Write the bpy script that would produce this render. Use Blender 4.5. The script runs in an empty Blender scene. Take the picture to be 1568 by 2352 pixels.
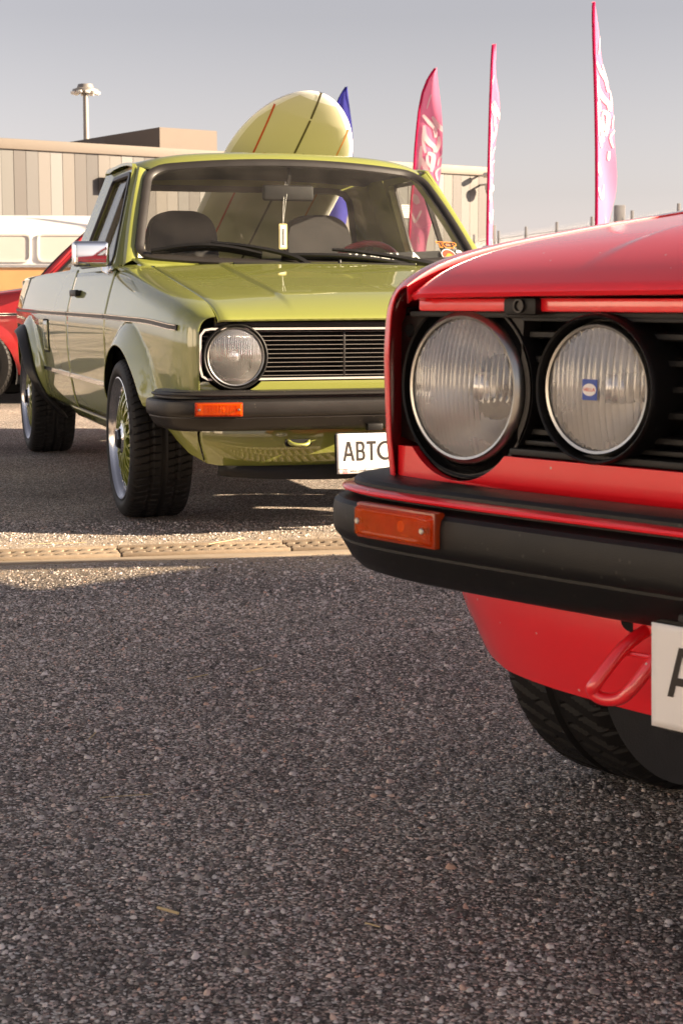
import bpy, bmesh, math, random
import numpy as np
from mathutils import Vector, Matrix
from mathutils.geometry import tessellate_polygon

random.seed(7)
rng = np.random.default_rng(7)
R = math.radians
scene = bpy.context.scene
col = scene.collection

# ------------------------------------------------------------------ camera, sky, sun, exposure
cam_d = bpy.data.cameras.new('camera')
cam = bpy.data.objects.new('camera', cam_d)
col.objects.link(cam)
cam.location = (0, 0, 0.7378)
cam.rotation_euler = (R(90) - 0.1257, 0, 0)
cam_d.sensor_fit = 'VERTICAL'
cam_d.sensor_height = 36.0
cam_d.sensor_width = 24.0
cam_d.lens = 3855.1 / 2352 * 36
cam_d.clip_start = 0.05
cam_d.clip_end = 2000
cam_d.dof.use_dof = True
cam_d.dof.focus_distance = 3.6
cam_d.dof.aperture_fstop = 20.0
scene.camera = cam

SUN_EL = R(19)
SUN_DIR = Vector((1.0, -0.11, math.tan(SUN_EL))).normalized()
world = bpy.data.worlds.new('World')
scene.world = world
world.use_nodes = True
wn, wl = world.node_tree.nodes, world.node_tree.links
wn.clear()
w_out = wn.new('ShaderNodeOutputWorld')
w_bg = wn.new('ShaderNodeBackground')
w_sky = wn.new('ShaderNodeTexSky')
w_sky.sky_type = 'NISHITA'
w_sky.sun_disc = False
w_sky.sun_elevation = SUN_EL
w_sky.sun_rotation = math.atan2(SUN_DIR.x, SUN_DIR.y)
w_sky.air_density = 1.3
w_sky.dust_density = 0.6
w_sky.ozone_density = 1.0
w_hsv = wn.new('ShaderNodeHueSaturation')
w_hsv.inputs['Saturation'].default_value = 0.20
w_tint = wn.new('ShaderNodeMix')
w_tint.data_type = 'RGBA'
w_tint.blend_type = 'MULTIPLY'
w_tint.inputs[0].default_value = 1.0
w_tint.inputs[7].default_value = (0.315, 0.292, 0.312, 1)
wl.new(w_sky.outputs[0], w_hsv.inputs['Color'])
w_gam = wn.new('ShaderNodeGamma')      # a little more contrast between clear sky and the glow round the sun
w_gam.inputs[1].default_value = 1.5
wl.new(w_hsv.outputs[0], w_gam.inputs[0])
wl.new(w_gam.outputs[0], w_tint.inputs[6])
wl.new(w_tint.outputs[2], w_bg.inputs[0])
w_bg.inputs[1].default_value = 0.052
wl.new(w_bg.outputs[0], w_out.inputs[0])

sun_d = bpy.data.lights.new('sun', 'SUN')
sun = bpy.data.objects.new('sun', sun_d)
col.objects.link(sun)
sun_d.energy = 5.0
sun_d.angle = R(0.5)
sun_d.color = (1.0, 0.80, 0.57)
sun.rotation_euler = SUN_DIR.to_track_quat('Z', 'Y').to_euler()

vs = scene.view_settings
vs.view_transform = 'Standard'
vs.look = 'None'
vs.exposure = 2.08
vs.gamma = 1.0
vs.use_curve_mapping = False
cy = scene.cycles
cy.use_denoising = True
cy.max_bounces = 12
cy.transmission_bounces = 10
cy.transparent_max_bounces = 16
cy.glossy_bounces = 6
cy.caustics_reflective = False
cy.caustics_refractive = False
cy.sample_clamp_indirect = 6.0

# ------------------------------------------------------------------ materials
MATS = {}
def pm(name, c, rough=.5, metal=0., coat=0., var=.12, scale=8., bump=0., bscale=None, trans=0., ior=1.5, rvar=.1, spec=.5, c2=None, coatr=.03, sss=0., stretch=None):
    m = bpy.data.materials.new(name)
    m.use_nodes = True
    n, l = m.node_tree.nodes, m.node_tree.links
    b = n['Principled BSDF']
    tc = n.new('ShaderNodeTexCoord')
    src = tc.outputs['Object']
    if stretch:
        mp = n.new('ShaderNodeMapping'); mp.inputs['Scale'].default_value = stretch
        l.new(src, mp.inputs[0]); src = mp.outputs[0]
    nz = n.new('ShaderNodeTexNoise')
    nz.inputs['Scale'].default_value = scale
    nz.inputs['Detail'].default_value = 6
    l.new(src, nz.inputs['Vector'])
    mx = n.new('ShaderNodeMix'); mx.data_type = 'RGBA'
    d = c2 if c2 else tuple(max(0, x * (1 - var)) for x in c)
    e = c if c2 else tuple(min(1, x * (1 + var)) for x in c)
    mx.inputs[6].default_value = (*d, 1)
    mx.inputs[7].default_value = (*e, 1)
    l.new(nz.outputs['Fac'], mx.inputs[0])
    l.new(mx.outputs[2], b.inputs['Base Color'])
    mr = n.new('ShaderNodeMapRange')
    mr.inputs['To Min'].default_value = max(0, rough * (1 - rvar))
    mr.inputs['To Max'].default_value = min(1, rough * (1 + rvar))
    l.new(nz.outputs['Fac'], mr.inputs['Value'])
    l.new(mr.outputs[0], b.inputs['Roughness'])
    b.inputs['Metallic'].default_value = metal
    b.inputs['Coat Weight'].default_value = coat
    b.inputs['Coat Roughness'].default_value = coatr
    b.inputs['Transmission Weight'].default_value = trans
    b.inputs['IOR'].default_value = ior
    b.inputs['Specular IOR Level'].default_value = spec
    if sss:
        b.inputs['Subsurface Weight'].default_value = sss
        b.inputs['Subsurface Radius'].default_value = (.01, .004, .001)
    if bump:
        n2 = n.new('ShaderNodeTexNoise')
        n2.inputs['Scale'].default_value = bscale or scale * 8
        n2.inputs['Detail'].default_value = 4
        l.new(src, n2.inputs['Vector'])
        bp = n.new('ShaderNodeBump')
        bp.inputs['Strength'].default_value = bump
        bp.inputs['Distance'].default_value = .002
        l.new(n2.outputs['Fac'], bp.inputs['Height'])
        l.new(bp.outputs[0], b.inputs['Normal'])
    MATS[name] = m
    return m

def paint(name, c, rough, coatr, dust=(.42, .36, .30), damt=.10):
    """car paint: base + clear coat + thin dust film"""
    m = pm(name, c, rough, 0, 1.0, .05, 3., 0, coatr=coatr, rvar=.05)
    n, l = m.node_tree.nodes, m.node_tree.links
    b = n['Principled BSDF']
    tc = n.new('ShaderNodeTexCoord')
    nz = n.new('ShaderNodeTexNoise'); nz.inputs['Scale'].default_value = 2.2; nz.inputs['Detail'].default_value = 8
    nz2 = n.new('ShaderNodeTexNoise'); nz2.inputs['Scale'].default_value = 420; nz2.inputs['Detail'].default_value = 2
    l.new(tc.outputs['Object'], nz.inputs['Vector']); l.new(tc.outputs['Object'], nz2.inputs['Vector'])
    mu = n.new('ShaderNodeMath'); mu.operation = 'MULTIPLY'
    l.new(nz.outputs['Fac'], mu.inputs[0]); l.new(nz2.outputs['Fac'], mu.inputs[1])
    mu2 = n.new('ShaderNodeMath'); mu2.operation = 'MULTIPLY'; mu2.inputs[1].default_value = damt * 3
    l.new(mu.outputs[0], mu2.inputs[0])
    mx = n.new('ShaderNodeMix'); mx.data_type = 'RGBA'
    old = b.inputs['Base Color'].links[0].from_socket
    l.new(old, mx.inputs[6]); mx.inputs[7].default_value = (*dust, 1)
    l.new(mu2.outputs[0], mx.inputs[0])
    l.new(mx.outputs[2], b.inputs['Base Color'])
    return m

paint('paint_green', (.235, .255, .042), .45, .012, damt=.03)
MATS['paint_green'].node_tree.nodes['Principled BSDF'].inputs['Coat IOR'].default_value = 1.95
paint('paint_red', (.90, .004, .014), .45, .11, dust=(.8, .35, .35), damt=.012)
MATS['paint_red'].node_tree.nodes['Principled BSDF'].inputs['Coat IOR'].default_value = 1.65
def specks(name, c, scale, keep, size):
    """stone chips and dried splashes: sparse small dots"""
    n, l = MATS[name].node_tree.nodes, MATS[name].node_tree.links
    b = n['Principled BSDF']; old = b.inputs['Base Color'].links[0].from_socket
    tc = n.new('ShaderNodeTexCoord'); v = n.new('ShaderNodeTexVoronoi'); v.inputs['Scale'].default_value = scale
    l.new(tc.outputs['Object'], v.inputs['Vector'])
    sc = n.new('ShaderNodeSeparateColor'); l.new(v.outputs['Color'], sc.inputs[0])
    g1 = n.new('ShaderNodeMath'); g1.operation = 'GREATER_THAN'; g1.inputs[1].default_value = keep; l.new(sc.outputs[0], g1.inputs[0])
    g2 = n.new('ShaderNodeMath'); g2.operation = 'LESS_THAN'; g2.inputs[1].default_value = size; l.new(v.outputs['Distance'], g2.inputs[0])
    mu = n.new('ShaderNodeMath'); mu.operation = 'MULTIPLY'; l.new(g1.outputs[0], mu.inputs[0]); l.new(g2.outputs[0], mu.inputs[1])
    mx = n.new('ShaderNodeMix'); mx.data_type = 'RGBA'; l.new(mu.outputs[0], mx.inputs[0]); l.new(old, mx.inputs[6]); mx.inputs[7].default_value = (*c, 1)
    l.new(mx.outputs[2], b.inputs['Base Color'])
specks('paint_red', (.75, .45, .40), 95, .955, .16)
paint('paint_red_gloss', (.50, .008, .012), .45, .03, damt=.04)
pm('plastic', (.0065, .006, .0058), .46, 0, 0, .35, 14, .25, 900, rvar=.25, spec=.35)
pm('plastic_worn', (.014, .012, .011), .40, 0, 0, .35, 9, .2, 700, rvar=.25)
specks('plastic_worn', (.25, .22, .18), 150, .94, .16)
specks('plastic', (.035, .032, .03), 110, .90, .22)
pm('plastic_plate', (.020, .0175, .016), .45, 0, 0, .25, 14, .25, 900, rvar=.2, spec=.4)
pm('plastic_matte', (.004, .004, .004), .7, 0, 0, .3, 20, .1, 400)
pm('rubber', (.016, .0145, .0135), .55, 0, 0, .35, 22, .3, 500, rvar=.2)
pm('rubber_seal', (.022, .019, .017), .42, 0, 0, .3, 12, .1, 300)
pm('tyre', (.006, .0055, .005), .60, 0, 0, .45, 26, .3, 400, c2=(.014, .012, .011), spec=.3)
pm('chrome', (.86, .86, .87), .05, 1, 0, .02, 6)
pm('chrome_soft', (.72, .71, .70), .22, 1, 0, .05, 30)
pm('reflector', (.98, .96, .93), .32, .70, 0, .03, 30, .1, 120)
pm('alu', (.74, .74, .76), .16, 1, 0, .06, 40, .05, 500)
pm('bezel', (.50, .49, .46), .3, 1, 0, .1, 40)
pm('screw', (.55, .52, .48), .3, 1, 0, .15, 90)
pm('brass', (.55, .36, .16), .35, 1, 0, .2, 60)
pm('spoke_green', (.25, .28, .035), .4, 0, .8, .1, 20)
pm('black_gloss', (.008, .008, .009), .12, 0, .8, .1, 20)
pm('dark', (.002, .002, .002), .9, 0, 0, .3, 10)
pm('fabric_dark', (.028, .027, .029), .9, 0, 0, .3, 120, .4, 900)
pm('headliner', (.045, .042, .04), .95, 0, 0, .15, 80, .3, 700)
pm('dash', (.014, .014, .014), .55, 0, 0, .3, 60, .3, 500)
pm('red_rim', (.25, .015, .02), .35, 0, .3, .15, 20)
pm('white_print', (.82, .80, .77), .5, 0, 0, .05, 30)
pm('paper', (.83, .81, .79), .6, 0, 0, .06, 9, .25, 60)
pm('black_print', (.022, .017, .015), .5, 0, 0, .15, 30)
pm('pink_print', (.62, .12, .16), .5, 0, 0, .1, 30)
pm('blue_print', (.01, .06, .36), .4, 0, 0, .1, 90)
pm('orange_print', (.80, .25, .03), .5, 0, 0, .1, 60)
pm('red_print', (.60, .06, .03), .5, 0, 0, .1, 60)
pm('yellow_tag', (.80, .62, .25), .6, 0, 0, .1, 40)
pm('amber_bulb', (.95, .60, .25), .25, 0, .3, .1, 30)
pm('amber_dark', (.32, .035, .003), .3, 0, .3, .3, 40)
pm('board_cream', (.62, .59, .42), .32, 0, .6, .06, 5, c2=(.58, .555, .42))
pm('board_white', (.80, .79, .74), .3, 0, .6, .05, 6)
pm('string_red', (.50, .06, .02), .4, 0, .3, .1, 30)
pm('string_dark', (.07, .055, .03), .4, 0, .3, .1, 30)
pm('string_orange', (.62, .22, .05), .4, 0, .3, .1, 30)
pm('coping', (.145, .118, .094), .6, 0, 0, .1, 2, .1, 30)
pm('render_box', (.165, .135, .112), .85, 0, 0, .15, 1.2, .3, 20)
pm('lamp_metal', (.24, .22, .20), .5, .3, 0, .15, 3)
pm('white_plastic', (.72, .70, .66), .45, 0, 0, .06, 12)
pm('louvre', (.60, .56, .50), .5, .2, 0, .08, 12)
pm('fence_metal', (.40, .38, .37), .5, .4, 0, .15, 9)
pm('post_grey', (.30, .29, .29), .6, .2, 0, .15, 9)
pm('van_white', (.82, .80, .76), .4, 0, .6, .05, 3)
pm('van_orange', (.74, .38, .15), .4, 0, .6, .1, 3)
pm('concrete', (.30, .24, .175), .9, 0, 0, .25, 14, .6, 160)
pm('iron', (.27, .21, .15), .8, .2, 0, .4, 30, .6, 300)
pm('straw', (.60, .47, .25), .8, 0, 0, .25, 60)
pm('bark', (.10, .07, .05), .9, 0, 0, .3, 8, .5, 40)
pm('leaf', (.07, .10, .025), .6, 0, 0, .5, 3, c2=(.10, .085, .02))

def glass_mat(name, tint=(1, 1, 1), ior=1.5, dust=.0, rough=0., dcol=(.8, .7, .6)):
    m = bpy.data.materials.new(name); m.use_nodes = True
    n, l = m.node_tree.nodes, m.node_tree.links
    n.clear()
    o = n.new('ShaderNodeOutputMaterial')
    t = n.new('ShaderNodeBsdfTransparent'); t.inputs[0].default_value = (*tint, 1)
    g = n.new('ShaderNodeBsdfGlossy'); g.inputs['Roughness'].default_value = rough
    lw = n.new('ShaderNodeLayerWeight'); lw.inputs[0].default_value = .5
    pw = n.new('ShaderNodeMath'); pw.operation = 'POWER'; pw.inputs[1].default_value = 5
    l.new(lw.outputs['Facing'], pw.inputs[0])
    f = n.new('ShaderNodeMath'); f.operation = 'MULTIPLY_ADD'; f.inputs[1].default_value = .90; f.inputs[2].default_value = ((ior - 1) / (ior + 1)) ** 2
    l.new(pw.outputs[0], f.inputs[0])
    mx = n.new('ShaderNodeMixShader')
    l.new(f.outputs[0], mx.inputs[0]); l.new(t.outputs[0], mx.inputs[1]); l.new(g.outputs[0], mx.inputs[2])
    last = mx
    if dust:
        d = n.new('ShaderNodeBsdfDiffuse'); d.inputs[0].default_value = (*dcol, 1)
        tc = n.new('ShaderNodeTexCoord')
        nz = n.new('ShaderNodeTexNoise'); nz.inputs['Scale'].default_value = 9; nz.inputs['Detail'].default_value = 8
        l.new(tc.outputs['Object'], nz.inputs['Vector'])
        mr = n.new('ShaderNodeMapRange'); mr.inputs['From Min'].default_value = .3; mr.inputs['From Max'].default_value = .8
        mr.inputs['To Min'].default_value = dust * .5; mr.inputs['To Max'].default_value = dust * 1.6
        l.new(nz.outputs['Fac'], mr.inputs['Value'])
        m2 = n.new('ShaderNodeMixShader')
        l.new(mr.outputs[0], m2.inputs[0]); l.new(mx.outputs[0], m2.inputs[1]); l.new(d.outputs[0], m2.inputs[2])
        last = m2
    l.new(last.outputs[0], o.inputs[0])
    MATS[name] = m
glass_mat('glass', (.93, .95, .93), 1.5, .018)  # windscreen: light dust plus pale reflection haze painted by the diffuse share
glass_mat('glass_side', (.93, .925, .91), 1.5, .012)
pm('van_window', (.62, .58, .52), .25, 0, .5, .1, 2)
glass_mat('amber', (1.0, .27, .012), 1.5, .26, .02, (.98, .17, .006))
glass_mat('glass_dark', (.25, .26, .26), 1.6, .04)
def lens_mat():
    glass_mat('lens', (.97, .97, .96), 2.4, .21, .02, (.99, .94, .88))  # pale diffuse share paints the lens brighter
    n, l = MATS['lens'].node_tree.nodes, MATS['lens'].node_tree.links
    t = [q for q in n if q.type == 'BSDF_TRANSPARENT'][0]
    r = n.new('ShaderNodeBsdfRefraction'); r.inputs['IOR'].default_value = 1.16; r.inputs['Roughness'].default_value = .02
    dst = t.outputs[0].links[0].to_socket
    l.new(r.outputs[0], dst)
lens_mat()
MATS['lens_clear'] = MATS['lens'].copy()
for q in MATS['lens_clear'].node_tree.nodes:
    if q.type == 'MAP_RANGE': q.inputs['To Min'].default_value = .05; q.inputs['To Max'].default_value = .16
pm('trim_bright', (.70, .67, .63), .32, .35, .3, .06, 20)
pm('slat_grey', (.24, .22, .20), .4, .3, 0, .1, 20)

def cloth_mat(name, c, tr=.5):
    m = bpy.data.materials.new(name); m.use_nodes = True
    n, l = m.node_tree.nodes, m.node_tree.links
    n.clear()
    o = n.new('ShaderNodeOutputMaterial')
    tc = n.new('ShaderNodeTexCoord')
    nz = n.new('ShaderNodeTexNoise'); nz.inputs['Scale'].default_value = 3
    l.new(tc.outputs['Object'], nz.inputs['Vector'])
    mx = n.new('ShaderNodeMix'); mx.data_type = 'RGBA'
    mx.inputs[6].default_value = (*[x * .9 for x in c], 1); mx.inputs[7].default_value = (*c, 1)
    l.new(nz.outputs['Fac'], mx.inputs[0])
    a = n.new('ShaderNodeBsdfDiffuse'); b = n.new('ShaderNodeBsdfTranslucent')
    l.new(mx.outputs[2], a.inputs[0]); l.new(mx.outputs[2], b.inputs[0])
    ms = n.new('ShaderNodeMixShader'); ms.inputs[0].default_value = tr
    l.new(a.outputs[0], ms.inputs[1]); l.new(b.outputs[0], ms.inputs[2])
    l.new(ms.outputs[0], o.inputs[0])
    MATS[name] = m
cloth_mat('flag_pink', (.93, .27, .44), .45)
cloth_mat('flag_sleeve', (.50, .02, .09), .25)
cloth_mat('flag_white', (.88, .82, .80))
cloth_mat('flag_blue', (.10, .10, .50))
cloth_mat('flag_blue_dark', (.03, .03, .25), .3)

def asphalt():
    m = bpy.data.materials.new('asphalt'); m.use_nodes = True
    n, l = m.node_tree.nodes, m.node_tree.links
    b = n['Principled BSDF']
    tc = n.new('ShaderNodeTexCoord')
    warp = n.new('ShaderNodeTexNoise'); warp.inputs['Scale'].default_value = 70; warp.inputs['Detail'].default_value = 2
    l.new(tc.outputs['Object'], warp.inputs['Vector'])
    vm = n.new('ShaderNodeVectorMath'); vm.operation = 'MULTIPLY_ADD'
    vm.inputs[1].default_value = (.009, .009, .009)
    l.new(warp.outputs['Color'], vm.inputs[0]); l.new(tc.outputs['Object'], vm.inputs[2])
    def vor(scale, feat='F1'):
        v = n.new('ShaderNodeTexVoronoi'); v.feature = feat; v.inputs['Scale'].default_value = scale
        l.new(vm.outputs[0], v.inputs['Vector']); return v
    def ramp(src, stops):
        r = n.new('ShaderNodeValToRGB'); e = r.color_ramp.elements
        while len(e) < len(stops): e.new(.5)
        for el, (p, c) in zip(e, stops):
            el.position = p; el.color = (*c, 1) if len(c) == 3 else c
        l.new(src, r.inputs[0]); return r
    def mixc(fac, c0, c1, mode='MIX'):
        q = n.new('ShaderNodeMix'); q.data_type = 'RGBA'; q.blend_type = mode
        if isinstance(fac, float): q.inputs[0].default_value = fac
        else: l.new(fac, q.inputs[0])
        l.new(c0, q.inputs[6]); l.new(c1, q.inputs[7]); return q.outputs[2]
    def mul(p, q_):
        m_ = n.new('ShaderNodeMath'); m_.operation = 'MULTIPLY'; l.new(p, m_.inputs[0]); l.new(q_, m_.inputs[1]); return m_.outputs[0]
    def layer(scale, stops, d0, d1, p0, p1):
        v = vor(scale); sc = n.new('ShaderNodeSeparateColor'); l.new(v.outputs['Color'], sc.inputs[0])
        c_ = ramp(sc.outputs[0], stops)
        t_ = ramp(sc.outputs[1], [(0, (1.12, .94, .88)), (.5, (1, 1, 1)), (.85, (.94, .99, 1.05)), (.97, (1, 1, 1)), (1, (1.3, .85, .74))])
        inside = ramp(v.outputs['Distance'], [(d0, (1, 1, 1)), (d1, (0, 0, 0))])
        some = ramp(sc.outputs[2], [(p0, (0, 0, 0)), (p1, (1, 1, 1))])
        return mixc(1.0, c_.outputs[0], t_.outputs[0], 'MULTIPLY'), mul(inside.outputs[0], some.outputs[0]), v
    fine, fm, v2 = layer(290, [(0, (.035, .030, .028)), (.5, (.13, .110, .103)), (.8, (.36, .308, .290)), (1, (.80, .72, .69))], .2, .7, 0, .01)
    mid, mmask, v1 = layer(118, [(0, (.30, .257, .244)), (.45, (.52, .45, .43)), (.75, (.78, .69, .665)), (1, (.95, .89, .87))], .28, .44, .46, .50)
    big, bmask, v0 = layer(62, [(0, (.50, .44, .42)), (.6, (.74, .66, .64)), (1, (.95, .89, .87))], .24, .36, .80, .83)
    pit_shade, pmask, v3 = layer(85, [(0, (.02, .018, .017)), (1, (.05, .043, .040))], .20, .44, .66, .72)  # shade of small hollows put into the colour, no relief
    mxo = mixc(bmask, mixc(mmask, mixc(pmask, fine, pit_shade), mid), big)
    class _S: pass
    mx = _S(); mx.outputs = {2: mxo}
    nz = n.new('ShaderNodeTexNoise'); nz.inputs['Scale'].default_value = 1.7; nz.inputs['Detail'].default_value = 9; nz.inputs['Roughness'].default_value = .6
    l.new(tc.outputs['Object'], nz.inputs['Vector'])
    pt = ramp(nz.outputs['Fac'], [(.30, (.90, .91, .84)), (.55, (1.22, 1.26, 1.16)), (.75, (1.5, 1.51, 1.36))])
    m3 = n.new('ShaderNodeMix'); m3.data_type = 'RGBA'; m3.blend_type = 'MULTIPLY'; m3.inputs[0].default_value = 1
    l.new(mx.outputs[2], m3.inputs[6]); l.new(pt.outputs[0], m3.inputs[7])
    # broad stains
    nz3 = n.new('ShaderNodeTexNoise'); nz3.inputs['Scale'].default_value = .55; nz3.inputs['Detail'].default_value = 5; nz3.inputs['Distortion'].default_value = .6
    l.new(tc.outputs['Object'], nz3.inputs['Vector'])
    st3 = ramp(nz3.outputs['Fac'], [(.34, (.58, .57, .57)), (.5, (1, 1, 1)), (.68, (1.22, 1.18, 1.12))])
    m5 = n.new('ShaderNodeMix'); m5.data_type = 'RGBA'; m5.blend_type = 'MULTIPLY'; m5.inputs[0].default_value = 1
    l.new(m3.outputs[2], m5.inputs[6]); l.new(st3.outputs[0], m5.inputs[7])
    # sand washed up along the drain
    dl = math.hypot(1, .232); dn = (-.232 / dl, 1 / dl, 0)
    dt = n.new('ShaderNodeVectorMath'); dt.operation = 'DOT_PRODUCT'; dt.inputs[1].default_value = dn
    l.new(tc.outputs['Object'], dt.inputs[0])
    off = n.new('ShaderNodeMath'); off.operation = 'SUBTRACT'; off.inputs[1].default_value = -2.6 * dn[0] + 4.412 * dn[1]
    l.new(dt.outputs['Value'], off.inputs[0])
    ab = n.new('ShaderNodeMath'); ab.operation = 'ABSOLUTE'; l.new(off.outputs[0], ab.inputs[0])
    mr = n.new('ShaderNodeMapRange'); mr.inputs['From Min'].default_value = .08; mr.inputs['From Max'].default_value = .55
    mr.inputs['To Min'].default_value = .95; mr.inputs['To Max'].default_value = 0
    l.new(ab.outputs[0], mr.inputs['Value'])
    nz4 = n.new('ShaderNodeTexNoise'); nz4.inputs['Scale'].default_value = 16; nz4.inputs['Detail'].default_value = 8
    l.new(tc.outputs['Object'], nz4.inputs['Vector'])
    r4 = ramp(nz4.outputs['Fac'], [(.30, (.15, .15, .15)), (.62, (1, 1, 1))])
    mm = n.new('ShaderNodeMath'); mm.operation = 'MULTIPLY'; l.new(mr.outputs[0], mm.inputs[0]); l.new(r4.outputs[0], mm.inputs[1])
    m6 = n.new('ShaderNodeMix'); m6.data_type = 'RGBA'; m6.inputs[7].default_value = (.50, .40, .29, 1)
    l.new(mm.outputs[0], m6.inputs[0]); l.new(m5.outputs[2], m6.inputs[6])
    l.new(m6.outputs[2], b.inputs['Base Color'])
    b.inputs['Roughness'].default_value = .78
    b.inputs['Specular IOR Level'].default_value = .35
    f2 = ramp(v2.outputs['Distance'], [(.2, (.4, .4, .4)), (.7, (0, 0, 0))])
    ad = n.new('ShaderNodeMath'); ad.operation = 'ADD'; l.new(mmask, ad.inputs[0]); l.new(f2.outputs[0], ad.inputs[1])
    ad2 = n.new('ShaderNodeMath'); ad2.operation = 'ADD'; l.new(ad.outputs[0], ad2.inputs[0]); l.new(bmask, ad2.inputs[1])
    bp = n.new('ShaderNodeBump'); bp.inputs['Strength'].default_value = .9; bp.inputs['Distance'].default_value = .0035
    l.new(ad2.outputs[0], bp.inputs['Height']); l.new(bp.outputs[0], b.inputs['Normal'])
    MATS['asphalt'] = m
asphalt()

# ------------------------------------------------------------------ mesh helpers
def ob(name, data, parent=None, loc=None):
    o = bpy.data.objects.new(name, data)
    col.objects.link(o)
    if parent is not None: o.parent = parent
    if loc is not None: o.location = loc
    return o

def tag(o, label=None, cat=None, group=None, kind=None):
    if label: o['label'] = label
    if cat: o['category'] = cat
    if group: o['group'] = group
    if kind: o['kind'] = kind
    return o

def empty(name, loc=(0, 0, 0), rz=0., parent=None):
    o = ob(name, None, parent, loc)
    o.empty_display_size = .1
    o.rotation_euler = (0, 0, rz)
    return o

class MB:
    def __init__(s): s.v = []; s.f = []
    def add(s, V, F, M=None):
        b = len(s.v)
        if M is not None: V = [tuple(M @ Vector(p)) for p in V]
        s.v += [tuple(map(float, p)) for p in V]
        s.f += [tuple(i + b for i in f) for f in F]
        return s
    def grid(s, P, closed_u=False, closed_v=False, flip=False):
        """P: array (nu,nv,3)"""
        P = np.asarray(P, float); nu, nv = P.shape[:2]
        F = []
        for i in range(nu if closed_u else nu - 1):
            for j in range(nv if closed_v else nv - 1):
                a, b_ = i, (i + 1) % nu; c, d = j, (j + 1) % nv
                q = (a * nv + c, b_ * nv + c, b_ * nv + d, a * nv + d)
                F.append(q[::-1] if flip else q)
        return s.add(P.reshape(-1, 3).tolist(), F)
    def box(s, c, size, bev=0., M=None, rz=0., seg=2):
        bm = bmesh.new(); bmesh.ops.create_cube(bm, size=1)
        for v in bm.verts: v.co = Vector((v.co.x * size[0], v.co.y * size[1], v.co.z * size[2]))
        if bev: bmesh.ops.bevel(bm, geom=bm.edges[:], offset=bev, segments=seg, affect='EDGES', profile=.6)
        T = Matrix.Translation(c) @ Matrix.Rotation(rz, 4, 'Z')
        if M is not None: T = M @ T
        V = [tuple(T @ v.co) for v in bm.verts]; F = [tuple(v.index for v in f.verts) for f in bm.faces]
        bm.free(); return s.add(V, F)
    def lathe(s, prof, axis='y', n=48, c=(0, 0, 0), closed=False, a0=0., a1=2 * math.pi):
        full = abs(a1 - a0 - 2 * math.pi) < 1e-6
        k = n if full else n + 1
        P = np.zeros((k, len(prof), 3))
        for i in range(k):
            a = a0 + (a1 - a0) * i / n
            for j, (r, h) in enumerate(prof):
                p = {'y': (r * math.cos(a), h, r * math.sin(a)), 'x': (h, r * math.cos(a), r * math.sin(a)), 'z': (r * math.cos(a), r * math.sin(a), h)}[axis]
                P[i, j] = np.array(p) + np.array(c)
        return s.grid(P, closed_u=full, closed_v=closed)
    def sweep(s, path, sec, up=(0, 0, 1), closed=False, cap=True, closed_sec=True, scale=None):
        """section (a,b): a along side (t x up), b along the local up"""
        path = np.asarray(path, float); n = len(path)
        t = np.zeros_like(path)
        if closed:
            t = np.roll(path, -1, 0) - np.roll(path, 1, 0)
        else:
            t[1:-1] = path[2:] - path[:-2]; t[0] = path[1] - path[0]; t[-1] = path[-1] - path[-2]
        t /= np.linalg.norm(t, axis=1)[:, None] + 1e-12
        up = np.asarray(up, float)
        ups = np.broadcast_to(up, path.shape) if up.ndim == 1 else up
        sd = np.cross(t, ups); sd /= np.linalg.norm(sd, axis=1)[:, None] + 1e-12
        u2 = np.cross(sd, t)
        sec = np.asarray(sec, float)
        P = np.zeros((n, len(sec), 3))
        for i in range(n):
            k = 1. if scale is None else scale[i]
            P[i] = path[i] + k * (sec[:, :1] * sd[i] + sec[:, 1:] * u2[i])
        b = len(s.v)
        s.grid(P, closed_u=closed, closed_v=closed_sec)
        if cap and not closed and closed_sec:
            m = len(sec)
            s.f.append(tuple(b + j for j in range(m)))
            s.f.append(tuple(b + (n - 1) * m + j for j in range(m))[::-1])
        return s
    def tube(s, path, r, n=8, closed=False, scale=None, up=(0, 0, 1)):
        sec = [(r * math.cos(2 * math.pi * i / n), r * math.sin(2 * math.pi * i / n)) for i in range(n)]
        return s.sweep(path, sec, up=up, closed=closed, scale=scale)
    def poly(s, outer, holes, fn, thick=None):
        """2-D outline with holes mapped by fn(a,b)->xyz; thick = offset vector for a second skin"""
        loops = [outer] + list(holes)
        flat = [p for L in loops for p in L]
        tris = tessellate_polygon([[Vector((p[0], p[1], 0)) for p in L] for L in loops])
        V = [fn(*p) for p in flat]
        b = len(s.v)
        # consistent winding
        def area(t):
            a, b_, c = (flat[i] for i in t); return (b_[0] - a[0]) * (c[1] - a[1]) - (c[0] - a[0]) * (b_[1] - a[1])
        tris = [t if area(t) > 0 else t[::-1] for t in tris]
        if thick is None: return s.add(V, tris)
        th = np.asarray(thick, float); m = len(V)
        V2 = [tuple(np.asarray(p) + th) for p in V]
        F = list(tris) + [tuple(i + m for i in t[::-1]) for t in tris]
        k = 0
        for L in loops:
            q = len(L)
            for i in range(q):
                a, c = k + i, k + (i + 1) % q
                F.append((c, a, a + m, c + m))
            k += q
        return s.add(V, F + [])
    def _second(s): pass
    def prism(s, outer, fn, th, holes=()):
        loops = [outer] + list(holes)
        flat = [p for L in loops for p in L]
        tris = tessellate_polygon([[Vector((p[0], p[1], 0)) for p in L] for L in loops])
        V = [tuple(fn(*p)) for p in flat]; m = len(V)
        V += [tuple(np.asarray(fn(*p), float) + np.asarray(th, float)) for p in flat]
        F = list(tris) + [tuple(i + m for i in t[::-1]) for t in tris]
        k = 0
        for L in loops:
            q = len(L)
            for i in range(q):
                a, c = k + i, k + (i + 1) % q
                F.append((c, a, a + m, c + m))
            k += q
        return s.add(V, F)
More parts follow.
